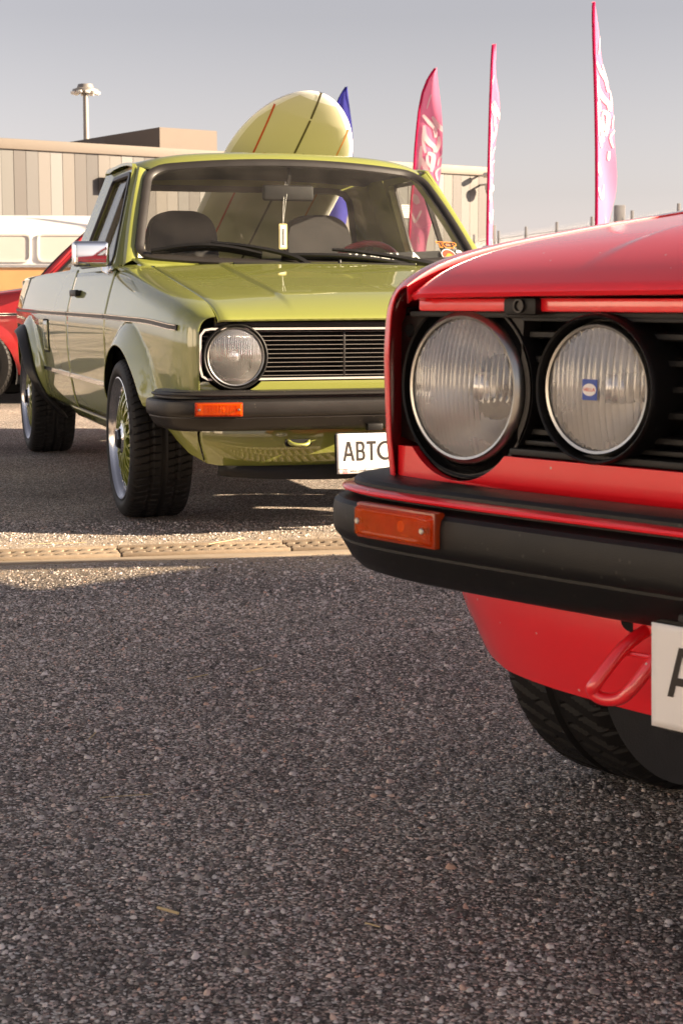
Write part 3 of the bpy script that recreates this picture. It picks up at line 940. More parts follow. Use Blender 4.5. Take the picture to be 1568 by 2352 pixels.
# ------------------------------------------------------------------ cars
def make_car(name, label, pose, lift, paintm, pickup=False, twin=False, detail=True, ind_y=.625, plates=None):
    x, y, a = pose
    root = empty(name, (x, y, 0), a - math.pi / 2)
    tag(root, label, 'car' if not pickup else 'pickup')
    def B(mb, nm, mat, parent=root, **k):
        mb.lift(lift)
        return mb.build(nm, mat, parent, **k)
    WB = -2.625 if pickup else -2.40
    arF = [(0, .046 if pickup else .012)]
    arR = [(WB, .046 if pickup else .012)]
    door_end = -1.315 if pickup else -1.52
    rear = -3.50 if pickup else -2.98
    belt = lambda X: np.interp(X, [-3.5, -1.5, -.4], [.838, .850, .846])
    # --- flanks
    f = fender_mb(arF)
    for s in (-1, 1):
        B(f.mirror_y() if s > 0 else MB().add(f.v, f.f), 'fender', paintm, solid=.003, offset=0)
        d = panel_mb(-.424, door_end, .297, lambda X: belt(X) - .004, arF, nx=36)
        dr = B(d.mirror_y() if s > 0 else d, 'door', paintm, solid=.004, offset=0)
        q = panel_mb(door_end - .006, rear, lambda X: np.interp(X, [-3.5, -2.9, -1.3], [.36, .30, .268]), belt, arR, WB, 60, 34, roll=.018 if pickup else 0)
        B(q.mirror_y() if s > 0 else q, 'bed_side' if pickup else 'rear_quarter', paintm, solid=.003, offset=0)
        # sill with dark gap above it
        sl = panel_mb(-.335, door_end - .30, .243, .288, (), nx=24, nz=5)
        B(sl.mirror_y() if s > 0 else sl, 'sill', paintm, solid=.004, offset=0)
        gp = MB()
        for zz, hh, dep in ((.2925, .010, .0),):
            pth = []
            for X in np.linspace(-.34, door_end - .30, 30):
                W, n = plan(X); p = side(X, W, n, zz, ()); pth.append((p[0], p[1] + .004, p[2]))
            gp.sweep(pth, [(-.004, -.004), (.004, -.004), (.004, .004), (-.004, .004)])
        B(gp.mirror_y() if s > 0 else gp, 'sill_seal', 'rubber_seal')
        # waist moulding, one length per panel, and the thin chrome line lower down
        for x0, x1, par in ((.555, -.418, 'f'), (-.430, door_end + .006, 'd'), (door_end - .012, rear + .02, 'b')):
            m = MB(); pth = []; ups = []
            for X in np.linspace(x0, x1, 50):
                W, n = plan(X); p = np.array(side(X, W, n, float(crease(X)) - .004, ())); pth.append(p + np.array([n[0], -n[1], 0]) * .002)
            m.sweep(pth, [(-.004, -.009), (.003, -.009), (.006, -.006), (.0065, -.003), (.004, -.001), (.004, .001), (.0065, .003), (.006, .006), (.003, .009), (-.004, .009)] if True else [])
            B(m.mirror_y() if s > 0 else m, 'waist_moulding', 'rubber_seal')
            m = MB()
            for dz in (-.0075, .0075):
                m.sweep([p + np.array([0, -.0045, dz - .0]) for p in pth], [(-.003, -.0014), (.0025, -.0014), (.0025, .0014), (-.003, .0014)])
            B(m.mirror_y() if s > 0 else m, 'chrome_strip', 'chrome')
        if pickup:
            for x0, x1 in ((-.430, door_end + .004), (door_end - .010, -2.18)):
                m = MB(); pth = []
                for X in np.linspace(x0, x1, 24):
                    W, n = plan(X); p = side(X, W, n, .430, ()); pth.append((p[0], p[1] - .003, p[2]))
                m.sweep(pth, [(-.004, -.008), (.002, -.0075), (.004, -.004), (.004, .004), (.002, .0075), (-.004, .008)])
                B(m.mirror_y() if s > 0 else m, 'chrome_strip', 'chrome')
        # wheel-arch liner
        for Xc in (0, WB):
            m = MB(); P = []
            for aa in range(28, 201, 8):
                P.append([(Xc + (RA + .004) * math.cos(R(aa)), s * yy, ZR + (RA + .004) * math.sin(R(aa))) for yy in (.765, .60, .45)])
            m.grid(np.array(P)); B(m, 'arch_liner', 'dark')
        # door handle
        Xh = door_end + .16
        W, n = plan(Xh); p = np.array(side(Xh, W, n, .765, ()))
        m = MB(); m.box((p[0], p[1] - .016, p[2]), (.165, .016, .026), .006); m.box((p[0] + .07, p[1] - .004, p[2]), (.03, .02, .022), .004); m.box((p[0] - .07, p[1] - .004, p[2]), (.03, .02, .022), .004)
        B(m.mirror_y() if s > 0 else m, 'door_handle', 'plastic')
        # arch edge trim on the rear wheel of the pickup
        if pickup:
            m = MB(); P = []
            for aa in np.linspace(-14, 92, 30):
                ca, sa = math.cos(R(aa)), math.sin(R(aa)); row = []
                X0, z0 = WB + RA * ca, ZR + RA * sa
                for dr_, dy in ((.034, .002), (.030, .014), (.004, .030), (-.004, .028), (-.004, .004)):
                    X1, z1 = WB + (RA + dr_) * ca, ZR + (RA + dr_) * sa
                    W, n = plan(X1); q_ = side(X1, W, n, z1, arR)
                    row.append((X1, q_[1] - dy, z1))
                P.append(row)
            m.grid(np.array(P))
            B(m.mirror_y() if s > 0 else m, 'arch_trim', 'plastic_worn', solid=.004, offset=0)
    # fuel flap on the right bed side
    if pickup:
        W, n = plan(-1.98)
        m = MB(); P = []
        for X in np.linspace(-1.90, -2.05, 8): P.append([np.array(side(X, *plan(X), z, arR)) + np.array([0, -.004, 0]) for z in np.linspace(.515, .645, 8)])
        m.grid(np.array(P)); B(m, 'fuel_flap', paintm, solid=.004, offset=0)
        m = MB(); pth = []
        for X, z in roundpoly([(-1.895, .510), (-2.055, .510), (-2.055, .650), (-1.895, .650)], .02):
            q_ = side(X, *plan(X), z, arR); pth.append((q_[0], q_[1] - .002, q_[2]))
        m.tube(pth, .004, 6, closed=True, up=(0, 1, 0)); B(m, 'fuel_flap_gap', 'dark')
    # --- bonnet
    xs = np.concatenate([np.linspace(-.383, .50, 30), np.linspace(.52, .652, 16)])
    ysn = np.concatenate([np.linspace(-.618, -.56, 8), np.linspace(-.55, -.41, 8), np.linspace(-.40, -.34, 10), np.linspace(-.30, .30, 20), np.linspace(.34, .40, 10), np.linspace(.41, .55, 8), np.linspace(.56, .618, 8)])
    P = []
    for yy in ysn:
        row = []
        xf = .652 - .010 * smooth01((abs(yy) - .575) / .045) ** 2
        for X in xs:
            X2 = -.383 + (X + .383) * (xf + .383) / (.652 + .383)
            if X > .60: X2 += 0
            fade = smooth01((.655 - X) / .22)
            z = zhood(X) + (.016 * (1 - (yy / .618) ** 2)) * (.25 + .75 * fade) - .004 * .25
            z += .0045 * smooth01((.385 - abs(yy)) / .022) * fade
            z -= .003 * smooth01((abs(yy) - .600) / .018)
            row.append((X2, yy, z))
        lx, ly, lz = row[-1]
        row += [(lx + .002, yy, lz - .004), (lx - .001, yy, lz - .008), (lx - .02, yy, lz - .009)]
        P.append(row)
    hood = B(MB().grid(np.array(P)), 'bonnet', paintm, solid=.002, offset=0)
    # vent row near the windscreen
    m = MB(); m.box((-.322, .02, zhood(-.322) + .0180), (.024, .70, .008), .002); B(m, 'vent_tray', 'dark', hood)
    m = MB()
    for k in range(64):
        yy = -.325 + k * .69 / 63
        m.box((-.322, yy, zhood(-.322) + .0196), (.022, .0042, .005), .001, rz=.5)
    B(m, 'vent_ribs', paintm, hood)['kind'] = 'stuff'
    m = MB().lathe([(0, .012), (.006, .011), (.007, .0), (.009, -.004)], axis='z', n=12, c=(-.325, .075, zhood(-.322) + .022)); B(m, 'washer_jet', 'plastic', hood)
    # cowl below the windscreen
    P = []
    for u in np.linspace(-1.03, 1.03, 40):
        e = ws(u, -.012); P.append([(-.389, u * .625, float(zhood(-.389)) + .004 * (1 - u * u)), ((-.389 + e[0]) / 2, (u * .625 + e[1]) / 2, (zhood(-.389) + e[2]) / 2 - .004), tuple(e)])
    B(MB().grid(np.array(P)), 'cowl', paintm, solid=.003, offset=0)
    for s in (-1, 1):   # fender top running up to the A-pillar
        m = MB(); P = []
        for X in np.linspace(-.30, -.50, 12):
            t = (-.30 - X) / .2
            zt = float(zhood(max(X, -.45)))
            P.append([(X, s * (.626 + .02 * t), zt - .002), (X, s * (.66 + .02 * t), zt - .003 + .004 * t), (X, s * (.70 + .014 * t), zt - .012 + .006 * t), (X, s * (.728 + .006 * t), zt - .034 + .022 * t)])
        m.grid(np.array(P)); B(m, 'pillar_base', paintm, solid=.002, offset=0)
    # --- windscreen with its rubber seal
    out = ws_outline(.012)
    seal = [ws(u, v, .004) for u, v in out]
    B(MB().sweep(seal, [(-.016, -.010), (.014, -.010), (.019, -.002), (.016, .005), (.008, .008), (-.004, .006), (-.014, -.001)], up=(.745, 0, .66), closed=True), 'windscreen_seal', 'rubber_seal')
    m = MB(); us = np.linspace(-.985, .985, 30); vv = np.linspace(.015, .985, 16)
    m.grid(np.array([[ws(u, v, 0) for v in vv] for u in us])); glass = B(m, 'windscreen', 'glass')
    # --- roof, pillars, side glass
    xr, zr_ = (-1.50, 1.276) if pickup else (-2.60, 1.250)
    B(roof_mb(xr, zr_), 'roof', paintm, solid=.004, offset=0)
    m = MB(); P = []
    for u in np.linspace(-.97, .97, 20):
        P.append([(X, u * (.55 if X > -.85 else .565), (1.262 if X < -.85 else 1.252) - .02 * u * u - (.012 if X < xr + .1 else 0)) for X in np.linspace(-.80, xr + .03, 8)])
    B(MB().grid(np.array(P)), 'headliner', 'headliner')
    for s in (-1, 1):
        # A-pillar
        a0, a1 = ws(s * 1.035, -.03, -.012), ws(s * 1.06, 1.0, -.016)
        base = np.array([-.455, s * .712, .845]); top = np.array([-.815, s * .580, 1.243])
        m = MB(); P = []
        for t in np.linspace(0, 1, 14):
            i_ = ws(s * (1.0), -.02 + 1.0 * t, -.002); o_ = base + (top - base) * t
            o_ = o_ + np.array([.006, s * .010, 0]) * math.sin(math.pi * t)
            mid = (i_ + o_) / 2 + np.array([.016, s * .014, .006])
            inn = (i_ + o_) / 2 + np.array([-.030, -s * .035, -.02])
            P.append([i_, i_ * .6 + mid * .4 + np.array([.004, s * .003, .002]), mid, mid * .45 + o_ * .55 + np.array([.004, s * .006, .002]), o_, o_ + np.array([-.03, -s * .008, -.01]), inn, i_ + np.array([-.02, -s * .01, -.012])])
        m.grid(np.array(P), closed_v=True); B(m, 'a_pillar', paintm)
        # door frame with its window, and the cab corner behind it
        fy = lambda X, z, s=s: (X, s * cab_y(z), z)
        if pickup:
            fr_o = [(-.460, .846), (-1.318, .846), (-1.318, 1.0), (-1.270, 1.250), (-.835, 1.250)]
            win = [(-.530, .872), (-1.288, .872), (-1.290, .98), (-1.235, 1.222), (-.853, 1.222)]
            quarter = [(-1.322, .846), (-1.575, .846), (-1.575, .93), (-1.49, 1.255), (-1.274, 1.250), (-1.322, 1.0)]
        else:
            fr_o = [(-.460, .846), (-1.52, .846), (-1.50, 1.250), (-.835, 1.250)]
            win = [(-.530, .872), (-1.48, .872), (-1.45, 1.222), (-.853, 1.222)]
            quarter = None
        wn_ = roundpoly(win, .03)
        dfr = B(MB().prism(roundpoly(fr_o, .02, 3), fy, (0, -s * .030, 0), [wn_]), 'door_frame', paintm, smooth=False)
        B(MB().prism(wn_, lambda X, z, s=s: (X, s * (cab_y(z) - .012), z), (0, -s * .003, 0)), 'side_window', 'glass_side', dfr, smooth=False)
        pth = [(X, s * (cab_y(z) + .001), z) for X, z in resample(wn_, 60)]
        B(MB().sweep(pth, [(-.011, -.006), (.011, -.006), (.008, .004), (-.008, .004)], up=(0, s, .37), closed=True), 'window_seal', 'rubber_seal', dfr)
        # quarter-light divider
        if pickup or True:
            m = MB(); p0 = np.array([-.90, s * (cab_y(.872) - .008), .872]); p1 = np.array([-.875, s * (cab_y(1.222) - .008), 1.222])
            m.sweep([p0, p1], [(-.010, -.008), (.010, -.008), (.010, .008), (-.010, .008)], up=(0, s, .37)); B(m, 'window_divider', 'rubber_seal', dfr)
        if quarter:
            B(MB().prism(roundpoly(quarter, .015, 3), fy, (0, -s * .030, 0)), 'cab_corner', paintm, smooth=False)
        else:
            qo = [(-1.526, .846), (-2.80, .846), (-2.86, .90), (-2.52, 1.235), (-1.506, 1.250)]
            qw = roundpoly([(-1.60, .875), (-2.66, .895), (-2.46, 1.195), (-1.58, 1.220)], .05)
            qf = B(MB().prism(roundpoly(qo, .03, 3), fy, (0, -s * .03, 0), [qw]), 'rear_side_frame', paintm, smooth=False)
            B(MB().prism(qw, lambda X, z, s=s: (X, s * (cab_y(z) - .012), z), (0, -s * .003, 0)), 'side_window', 'glass_side', qf, smooth=False)
        # drip rail
        rl = [(-.462, s * .716, .862), (-.64, s * .655, 1.062), (-.79, s * .602, 1.228), (-.85, s * .597, 1.256), (-1.0, s * .600, 1.266), (-1.2, s * .600, 1.266), (xr + .12 if pickup else -2.45, s * .600, 1.262 if pickup else 1.244)]
        B(MB().sweep(cat(rl, 8), [(-.007, -.006), (.007, -.006), (.009, .0), (.007, .005), (-.007, .005)]), 'drip_rail', paintm)
    if pickup:
        # back wall of the cab with rear window
        bw = lambda yy, z: (-1.575 + (z - .846) * .20, yy, z)
        rw = roundpoly([(-.54, .905), (.54, .905), (.485, 1.212), (-.485, 1.212)], .07)
        bo_ = [(-.735, .40), (.735, .40), (.738, .846), (.585, 1.262), (-.585, 1.262), (-.738, .846)]
        wl_ = B(MB().prism(bo_, bw, (-.02, 0, 0), [rw]), 'cab_back_wall', paintm, smooth=False)
        B(MB().prism(rw, lambda yy, z: (-1.585 + (z - .846) * .20, yy, z), (-.003, 0, 0)), 'rear_window', 'glass_side', wl_, smooth=False)
        B(MB().sweep([(-1.572 + (z - .846) * .2, yy, z) for yy, z in resample(rw, 70)], [(-.014, -.008), (.014, -.008), (.012, .006), (-.012, .006)], up=(1, 0, 0), closed=True), 'rear_window_seal', 'rubber_seal', wl_)
        m = MB(); m.box((-2.55, 0, .42), (1.9, 1.40, .03)); B(m, 'bed_floor', paintm, smooth=False)
        m = MB(); m.box((rear - .004, 0, .62), (.03, 1.42, .44), .008); B(m, 'tailgate', paintm)
        m = MB()
        for s in (-1, 1): m.box((-2.55, s * .695, .63), (1.9, .01, .40))
        B(m, 'bed_lining', paintm, smooth=False)
        m = MB(); m.sweep([(-3.42, -.72, .40), (-3.56, -.70, .40), (-3.58, 0, .40), (-3.56, .70, .40), (-3.42, .72, .40)], [(-.02, -.05), (.02, -.05), (.02, .05), (-.02, .05)]); B(m, 'rear_bumper', 'plastic')
    else:
        ht = lambda yy, z: (np.interp(z, [.30, .60, .86, 1.245], [-2.96, -3.0, -2.93, -2.60]), yy, z)
        rw = roundpoly([(-.66, .88), (.66, .88), (.545, 1.20), (-.545, 1.20)], .05)
        zz = [(-.70, .36), (.70, .36), (.735, .60), (.735, .846), (.58, 1.245), (-.58, 1.245), (-.735, .846), (-.735, .60)]
        tg_ = B(MB().prism(zz, ht, (.02, 0, 0), [rw]), 'tailgate', paintm, smooth=False)
        B(MB().prism(rw, lambda yy, z: (ht(yy, z)[0] + .008, yy, z), (.003, 0, 0)), 'rear_window', 'glass_side', tg_, smooth=False)
        for s in (-1, 1):
            m = MB(); m.box((-3.0, s * .60, .60), (.03, .20, .12), .008); B(m, 'tail_light', 'red_rim')
        m = MB(); m.sweep([(-2.85, -.78, .42), (-3.02, -.74, .42), (-3.09, 0, .42), (-3.02, .74, .42), (-2.85, .78, .42)], [(-.03, -.06), (.03, -.06), (.03, .06), (-.03, .06)]); B(m, 'rear_bumper', 'plastic')
    # --- floor pan, inner shell and engine-bay box: dark metal seen through gaps and arches
    m = MB()
    m.box((-.12 + (WB + .1) / 2 + .02, 0, .29), (-WB - .66, 1.40, .06))
    m.box((.44, 0, .33), (.20, 1.0, .12))
    m.box((WB - .45 + .02, 0, .36), (.20, 1.2, .10))
    B(m, 'floor_pan', 'dark', smooth=False)
    m = MB()
    for s in (-1, 1): m.box(((-.36 + door_end - .2) / 2, s * .715, .55), (-(door_end - .2) - .36, .03, .48))
    m.box((-.40, 0, .60), (.03, 1.36, .44)); m.box((.05, 0, .50), (.9, .92, .20)); m.box((.52, 0, .52), (.05, 1.24, .27))
    for s in (-1, 1): m.box((.06, s * .60, .665), (.74, .03, .06)); m.box((.45, s * .64, .53), (.24, .04, .3))
    B(m, 'inner_body', 'dark', smooth=False)
    # --- nose: panel below the grille with round cut-outs, valance
    top = .488; lo = .40
    def scallop(s):
        c = s * .56; rr = .1125; out_ = []
        h_ = .5645 - top; a0 = math.asin(h_ / rr)
        rng_ = np.linspace(math.pi + a0, 2 * math.pi - a0, 18) if s < 0 else np.linspace(math.pi + a0, 2 * math.pi - a0, 18)
        return [(c + rr * math.cos(t), .5645 + rr * math.sin(t)) for t in rng_]
    o_ = [(-.671, lo)] + [(.671, lo), (.671, top)] + scallop(1)[::-1] + scallop(-1)[::-1] + [(-.671, top)]
    m = MB(); m.prism(o_, lambda yy, z: (.636 - .020 * (abs(yy) / .67) ** 4, yy, z), (-.012, 0, 0)); B(m, 'nose_panel', paintm, smooth=True, angle=30, bevel=.004)
    m = MB(); m.box((.612, 0, .6640), (.03, 1.25, .016), .004); B(m, 'slam_panel', paintm if twin else 'plastic_worn')
    lowp = cat([(.632, 0), (.630, .20), (.620, .36), (.598, .48), (.556, .585), (.500, .665), (.440, .715), (.375, .748)], 10)
    zbp = np.interp(lowp[:, 1], [0, .55, .64, .69, .72, .75], [.210, .213, .226, .256, .292, .335])
    yc = lowp[:, 1]
    def nose_low(sel, s_):
        P = []
        for (X, Y), zb in zip(lowp[sel], zbp[sel]):
            row = []
            for t in np.linspace(0, 1, 12):
                z = .425 + (zb - .425) * t
                k = -.012 * (1 - t) ** 2 + .010 * math.sin(math.pi * t) - .030 * max(t - .6, 0) * 2
                e = (Y / .75) ** 2
                row.append((X + k * (1 - .5 * e), s_ * (Y + k * e), z))
            row.append((row[-1][0] - .03, row[-1][1] * .97, zb + .004))
            P.append(row)
        return np.array(P)
    c_i = np.where(yc <= .645)[0]; o_i = np.where(yc >= .640)[0]
    Pc = np.concatenate([nose_low(c_i, -1)[::-1], nose_low(c_i, 1)[1:]])
    val = B(MB().grid(Pc), 'valance', paintm, solid=.003, offset=0)
    for s in (-1, 1):
        Po = nose_low(o_i, s); Po[0, :, 1] += s * .006; Po[0, :, 0] -= .004
        B(MB().grid(Po), 'fender_lower', paintm, solid=.003, offset=0)
    # --- bumper
    bsec = BSEC
    bd = -.012 if twin else 0.
    bsec = [(p, q + bd) for p, q in BSEC]
    bst = [(p, q + bd + (-.004 if twin else 0)) for p, q in BSTRIPE]
    bump = B(MB().sweep(BPATH, bsec), 'bumper', 'plastic_worn' if pickup else 'plastic', angle=32)
    B(MB().sweep(BPATH[4:-4], bst), 'bumper_stripe', paintm if twin else 'rubber_seal', bump)
    for s in (-1, 1):
        indicator_parent = bump
        m_path = BPATH.copy(); m_path[:, 2] = 0
        indicator(bump, m_path, s * ind_y, (.4075 if not twin else .4045) + lift, .140, .037)
    m = MB(); m.box((.705, -.135, .345), (.03, .05, .022), .004); B(m, 'bumper_clip', 'plastic', bump)
    # --- towing eye
    if twin:
        pth = [(.625, -.252, .322), (.668, -.262, .302), (.696, -.280, .262), (.695, -.286, .250), (.690, -.276, .243), (.684, -.258, .246), (.678, -.243, .262), (.660, -.226, .294), (.625, -.216, .318)]
        te = B(MB().tube(cat(pth, 8), .0075, 12), 'towing_eye', paintm)
        m = MB(); m.tube([(.668, -.262, .292), (.664, -.228, .292)], .003, 8); B(m, 'cross_bar', paintm, te)
        m = MB(); m.box((.637, -.235, .322), (.02, .075, .02), .003); B(m, 'bracket', paintm, te)
        m = MB().lathe([(0, .0), (.012, .0), (.014, -.004), (.014, -.02)], axis='x', n=20, c=(.6425, -.280, .322)); B(m, 'hole', 'dark', te)
    else:
        m = MB().prism(roundpoly([(-.402, .283), (-.322, .283), (-.318, .306), (-.406, .306)], .011), lambda yy, z: (.6405, yy, z), (-.01, 0, 0)); B(m, 'towing_eye_opening', 'dark', val)
        B(MB().tube(cat([(.632, -.395, .303), (.646, -.385, .293), (.652, -.36, .288), (.646, -.335, .291), (.632, -.325, .302)], 6), .0065, 10), 'towing_eye', paintm)
        m = MB(); P = []
        for yy in np.linspace(-.60, .60, 40):
            q = (abs(yy) / .60) ** 4
            P.append([(.622 - .06 * q, yy, .222), (.632 - .08 * q, yy, .200), (.634 - .09 * q, yy, .178 + .014 * q), (.606 - .06 * q, yy, .182 + .014 * q)])
        m.grid(np.array(P)); B(m, 'lip_spoiler', 'plastic_matte', solid=.006, offset=0)
    # --- grille and lamps
    if not twin:
        m = MB(); m.box((.585, 0, .572), (.01, 1.32, .17)); B(m, 'grille_back', 'dark', smooth=False)
        go = roundpoly([(-.674, .491), (.674, .491), (.674, .653), (-.674, .653)], .032)
        gi = roundpoly([(-.667, .498), (.667, .498), (.667, .646), (-.667, .646)], .028)
        m = MB(); m.prism(go, lambda yy, z: (.630, yy, z), (-.03, 0, 0), [gi]); B(m, 'grille_surround', 'plastic', smooth=False)
        m = MB(); m.sweep([(.633, yy, z) for yy, z in resample(roundpoly([(-.670, .495), (.670, .495), (.670, .6495), (-.670, .6495)], .03), 140)], [(-.0032, -.003), (.0032, -.003), (.0032, .003), (-.0032, .003)], up=(1, 0, 0), closed=True)
        B(m, 'grille_trim', 'trim_bright')
        for k in range(11):
            z = .5045 + k * .01355
            hf = math.sqrt(max(.100 ** 2 - (z - .5645) ** 2, 0))
            for c0, c1 in ((-.56 + hf, .56 - hf), (-.664, -.56 - hf), (.56 + hf, .664)):
                if c1 - c0 < .004: continue
                m = MB(); m.box((.600, (c0 + c1) / 2, z), (.032, c1 - c0, .0014), 0)
                sl = B(m, 'grille_slat', 'plastic_matte', smooth=False)
                m = MB(); m.box((.6165, (c0 + c1) / 2, z), (.0022, c1 - c0, .0015)); B(m, 'slat_edge', 'slat_grey', sl, smooth=False)
        for yy in (-.205, .205):
            m = MB(); m.box((.606, yy, .572), (.024, .007, .145), .001); B(m, 'grille_divider', 'plastic_worn')
        for s in (-1, 1):
            h = headlamp(root, (.636, s * .56, .5645 + lift), .0875, lmat='lens_clear', pitch=.0058, amp=.0014, mode=1, dome=.016, bez=.0062)
            MB().lathe([(.0940, .0), (.0955, .004), (.0985, .006), (.1020, .003), (.1035, -.004), (.1035, -.05), (.094, -.05)], axis='x', n=72).build('headlight_gasket', 'plastic', h)
    else:
        # twin-lamp grille
        m = MB(); m.box((.545, 0, .572), (.01, 1.34, .19)); B(m, 'grille_back', 'dark', smooth=False)
        # outer lamp plates
        for s in (-1, 1):
            hole = [(s * .56 + .1050 * math.cos(t), .5645 + .1050 * math.sin(t)) for t in np.linspace(0, 2 * math.pi, 60, endpoint=False)]
            arc = [(s * .56 + .1105 * math.cos(t), .5645 + .1105 * math.sin(t)) for t in np.linspace(math.pi + .745, 2 * math.pi - .745, 20)]
            if s < 0: o_ = [(-.688, .4965)] + [p for p in arc] + [(-.474, .4965), (-.466, .648), (-.56 + .06, .651), (-.56, .6665), (-.56 - .06, .651), (-.680, .650), (-.688, .640)]
            else: o_ = [(.466, .4965)] + [p for p in arc] + [(.688, .4965), (.688, .640), (.680, .650), (.62, .651), (.56, .6665), (.50, .651), (.466, .648)]
            pl = B(MB().prism(o_, lambda yy, z: (.612 - .018 * smooth01((abs(yy) - .60) / .09), yy, z), (-.03, 0, 0), [hole]), 'lamp_plate', 'plastic_plate', smooth=True, angle=30, bevel=.002)
            h = headlamp(root, (.617, s * .557, .5645 + lift), .0855, pitch=.0074, amp=.0028, mode=1, dome=.020, bez=.0085, depth=.070)
            MB().lathe([(.0945, -.004), (.098, -.014), (.1025, -.018), (.1055, -.014), (.1062, -.004), (.1085, -.0020), (.1098, -.005), (.1098, -.03)], axis='x', n=80).build('headlight_gasket', 'plastic', h)
            if s < 0:
                m = MB().lathe([(0, .001), (.0075, .001), (.009, -.002)], axis='x', n=16, c=(.6000, -.668, .632)); B(m, 'fixing_hole', 'dark', pl)
            # driving lamp
            dl = headlamp(root, (.628, s * .342, .5715 + lift), .0705, name='driving_light', pitch=.0084, amp=.0030, mode=0, dome=.012, bez=.0045, depth=.07)
            MB().lathe([(.0775, -.02), (.0780, .002), (.0795, .0090), (.0815, .0105), (.0832, .0080), (.0838, .002), (.0838, -.05), (.076, -.05)], axis='x', n=80).build('driving_light_ring', 'plastic', dl)
            if s < 0:
                MB().prism(rrect(-.0105, .0105, -.0115, .0115, .0012), lambda yy, z: (.0134, yy, z), (.0006, 0, 0)).build('badge', 'blue_print', dl, smooth=False)
                MB().prism([(.0095 * math.cos(t), .0068 * math.sin(t)) for t in np.linspace(0, 2 * math.pi, 32, endpoint=False)], lambda yy, z: (.0143, yy, z), (.0004, 0, 0)).build('badge_oval', 'white_print', dl, smooth=False)
                V, F = text_mesh('HELLA', .0056, .0002)
                MB().add(V, F, Matrix.Translation((.0149, 0, 0)) @ Matrix(((0, 0, 1, 0), (1, 0, 0, 0), (0, 1, 0, 0), (0, 0, 0, 1)))).build('badge_lettering', 'red_print', dl, smooth=False, fixn=False)
        m = MB(); m.box((.606, 0, .6525), (.022, 1.30, .007), .002); m.box((.612, 0, .6475), (.012, .93, .004), .001)
        B(m, 'grille_frame_top', 'plastic')
        m = MB(); m.box((.610, 0, .4935), (.03, .95, .008), .002); m.box((.600, 0, .5040), (.02, .93, .006), .002)
        B(m, 'grille_frame_bottom', 'plastic')
        for k in range(5):
            z = .518 + k * .0283
            hf = math.sqrt(max(.080 ** 2 - (z - .5715) ** 2, 0))
            for c0, c1 in ((-.464, -.342 - hf), (-.342 + hf, .342 - hf), (.342 + hf, .464)):
                if c1 - c0 < .006: continue
                B(MB().sweep([(.592, c0, z), (.592, c1, z)], [(-.028, -.003), (.010, -.0058), (.0125, -.004), (.0125, .0015), (.010, .003), (-.028, .003)]), 'grille_slat', 'plastic')
        for k, (yy, z) in enumerate([(-.262, .613), (-.243, .614), (-.262, .531), (-.235, .532)]):
            m = MB().lathe([(0, .003), (.0035, .003), (.0045, .0), (.0045, -.006)], axis='x', n=10, c=(.560, yy, z)); B(m, 'grille_screw', 'brass')
        m = MB(); m.box((.630, -.452, .6625), (.014, .050, .020), .005); lt = B(m, 'bonnet_bracket', 'plastic')
        m = MB().lathe([(.0, .0), (.005, .0), (.006, .003), (.008, .003), (.008, -.004)], axis='x', n=16, c=(.638, -.450, .663)); B(m, 'bonnet_bolt', 'plastic_worn', lt)
    # --- wheels
    if pickup:
        add_wheel(root, 0, .812, -1, 'mesh', ZR, lettering=True); add_wheel(root, WB, .805, -1, 'mesh', ZR)
        add_wheel(root, 0, .812, 1, 'mesh', ZR); add_wheel(root, WB, .805, 1, 'mesh', ZR)
    else:
        for X in (0, WB):
            for s in (-1, 1): add_wheel(root, X, .800, s, 'steel', .2845, steer=0. if X else -.03)
    # --- interior
    for s, X in ((-1, -1.14), (1, -1.32)):
        yc = s * .335 if s < 0 else .30
        sh = [(-.135, .55), (.135, .55), (.145, .90), (.140, 1.02), (.115, 1.075), (.06, 1.10), (-.06, 1.10), (-.115, 1.075), (-.140, 1.02), (-.145, .90)]
        m = MB(); m.prism(roundpoly(sh, .05, 4), lambda yy, z: (X - (z - .55) * .22 + .09, yc + yy, z), (-.085, 0, 0))
        m.box((X + .30, yc, .50), (.50, .50, .16), .05)
        B(m, 'seat', 'fabric_dark', bevel=.018, angle=50)
    m = MB(); P = []
    for u in np.linspace(-.96, .96, 20):
        e = ws(u, .03, -.03); P.append([(e[0] - .01, e[1], e[2] - .012), (e[0] - .16, e[1] * .99, .882), (e[0] - .24, e[1] * .98, .872), (e[0] - .27, e[1] * .97, .82), (e[0] - .25, e[1] * .97, .62)])
    m.grid(np.array(P)); B(m, 'dashboard', 'dash')
    M = Matrix.Translation((-.83, .335, .815)) @ Matrix.Rotation(R(-62), 4, 'Y')
    m = MB(); pth = [tuple(M @ Vector((.165 * math.cos(t), .165 * math.sin(t), 0))) for t in np.linspace(0, 2 * math.pi, 40, endpoint=False)]
    m.tube(pth, .013, 10, closed=True, up=(.8, 0, .5)); sw = B(m, 'steering_wheel', 'red_rim')
    m = MB()
    for t in (0, 2.2, 4.1): m.sweep([tuple(M @ Vector((.02 * math.cos(t), .02 * math.sin(t), -.02))), tuple(M @ Vector((.16 * math.cos(t), .16 * math.sin(t), 0)))], [(-.015, -.003), (.015, -.003), (.015, .003), (-.015, .003)])
    B(m, 'steering_spokes', 'plastic', sw)
    m = MB(); m.box((-.765, 0, 1.153), (.03, .205, .062), .014, seg=3); rv = B(m, 'rear_view_mirror', 'plastic')
    m = MB(); m.sweep([(-.765, 0, 1.18), (-.758, .004, 1.215), (-.775, .004, 1.250)], [(-.006, -.006), (.006, -.006), (.006, .006), (-.006, .006)], up=(1, 0, 0)); B(m, 'mirror_stem', 'plastic', rv)
    # --- wipers
    wz = 0. if pickup else -.04
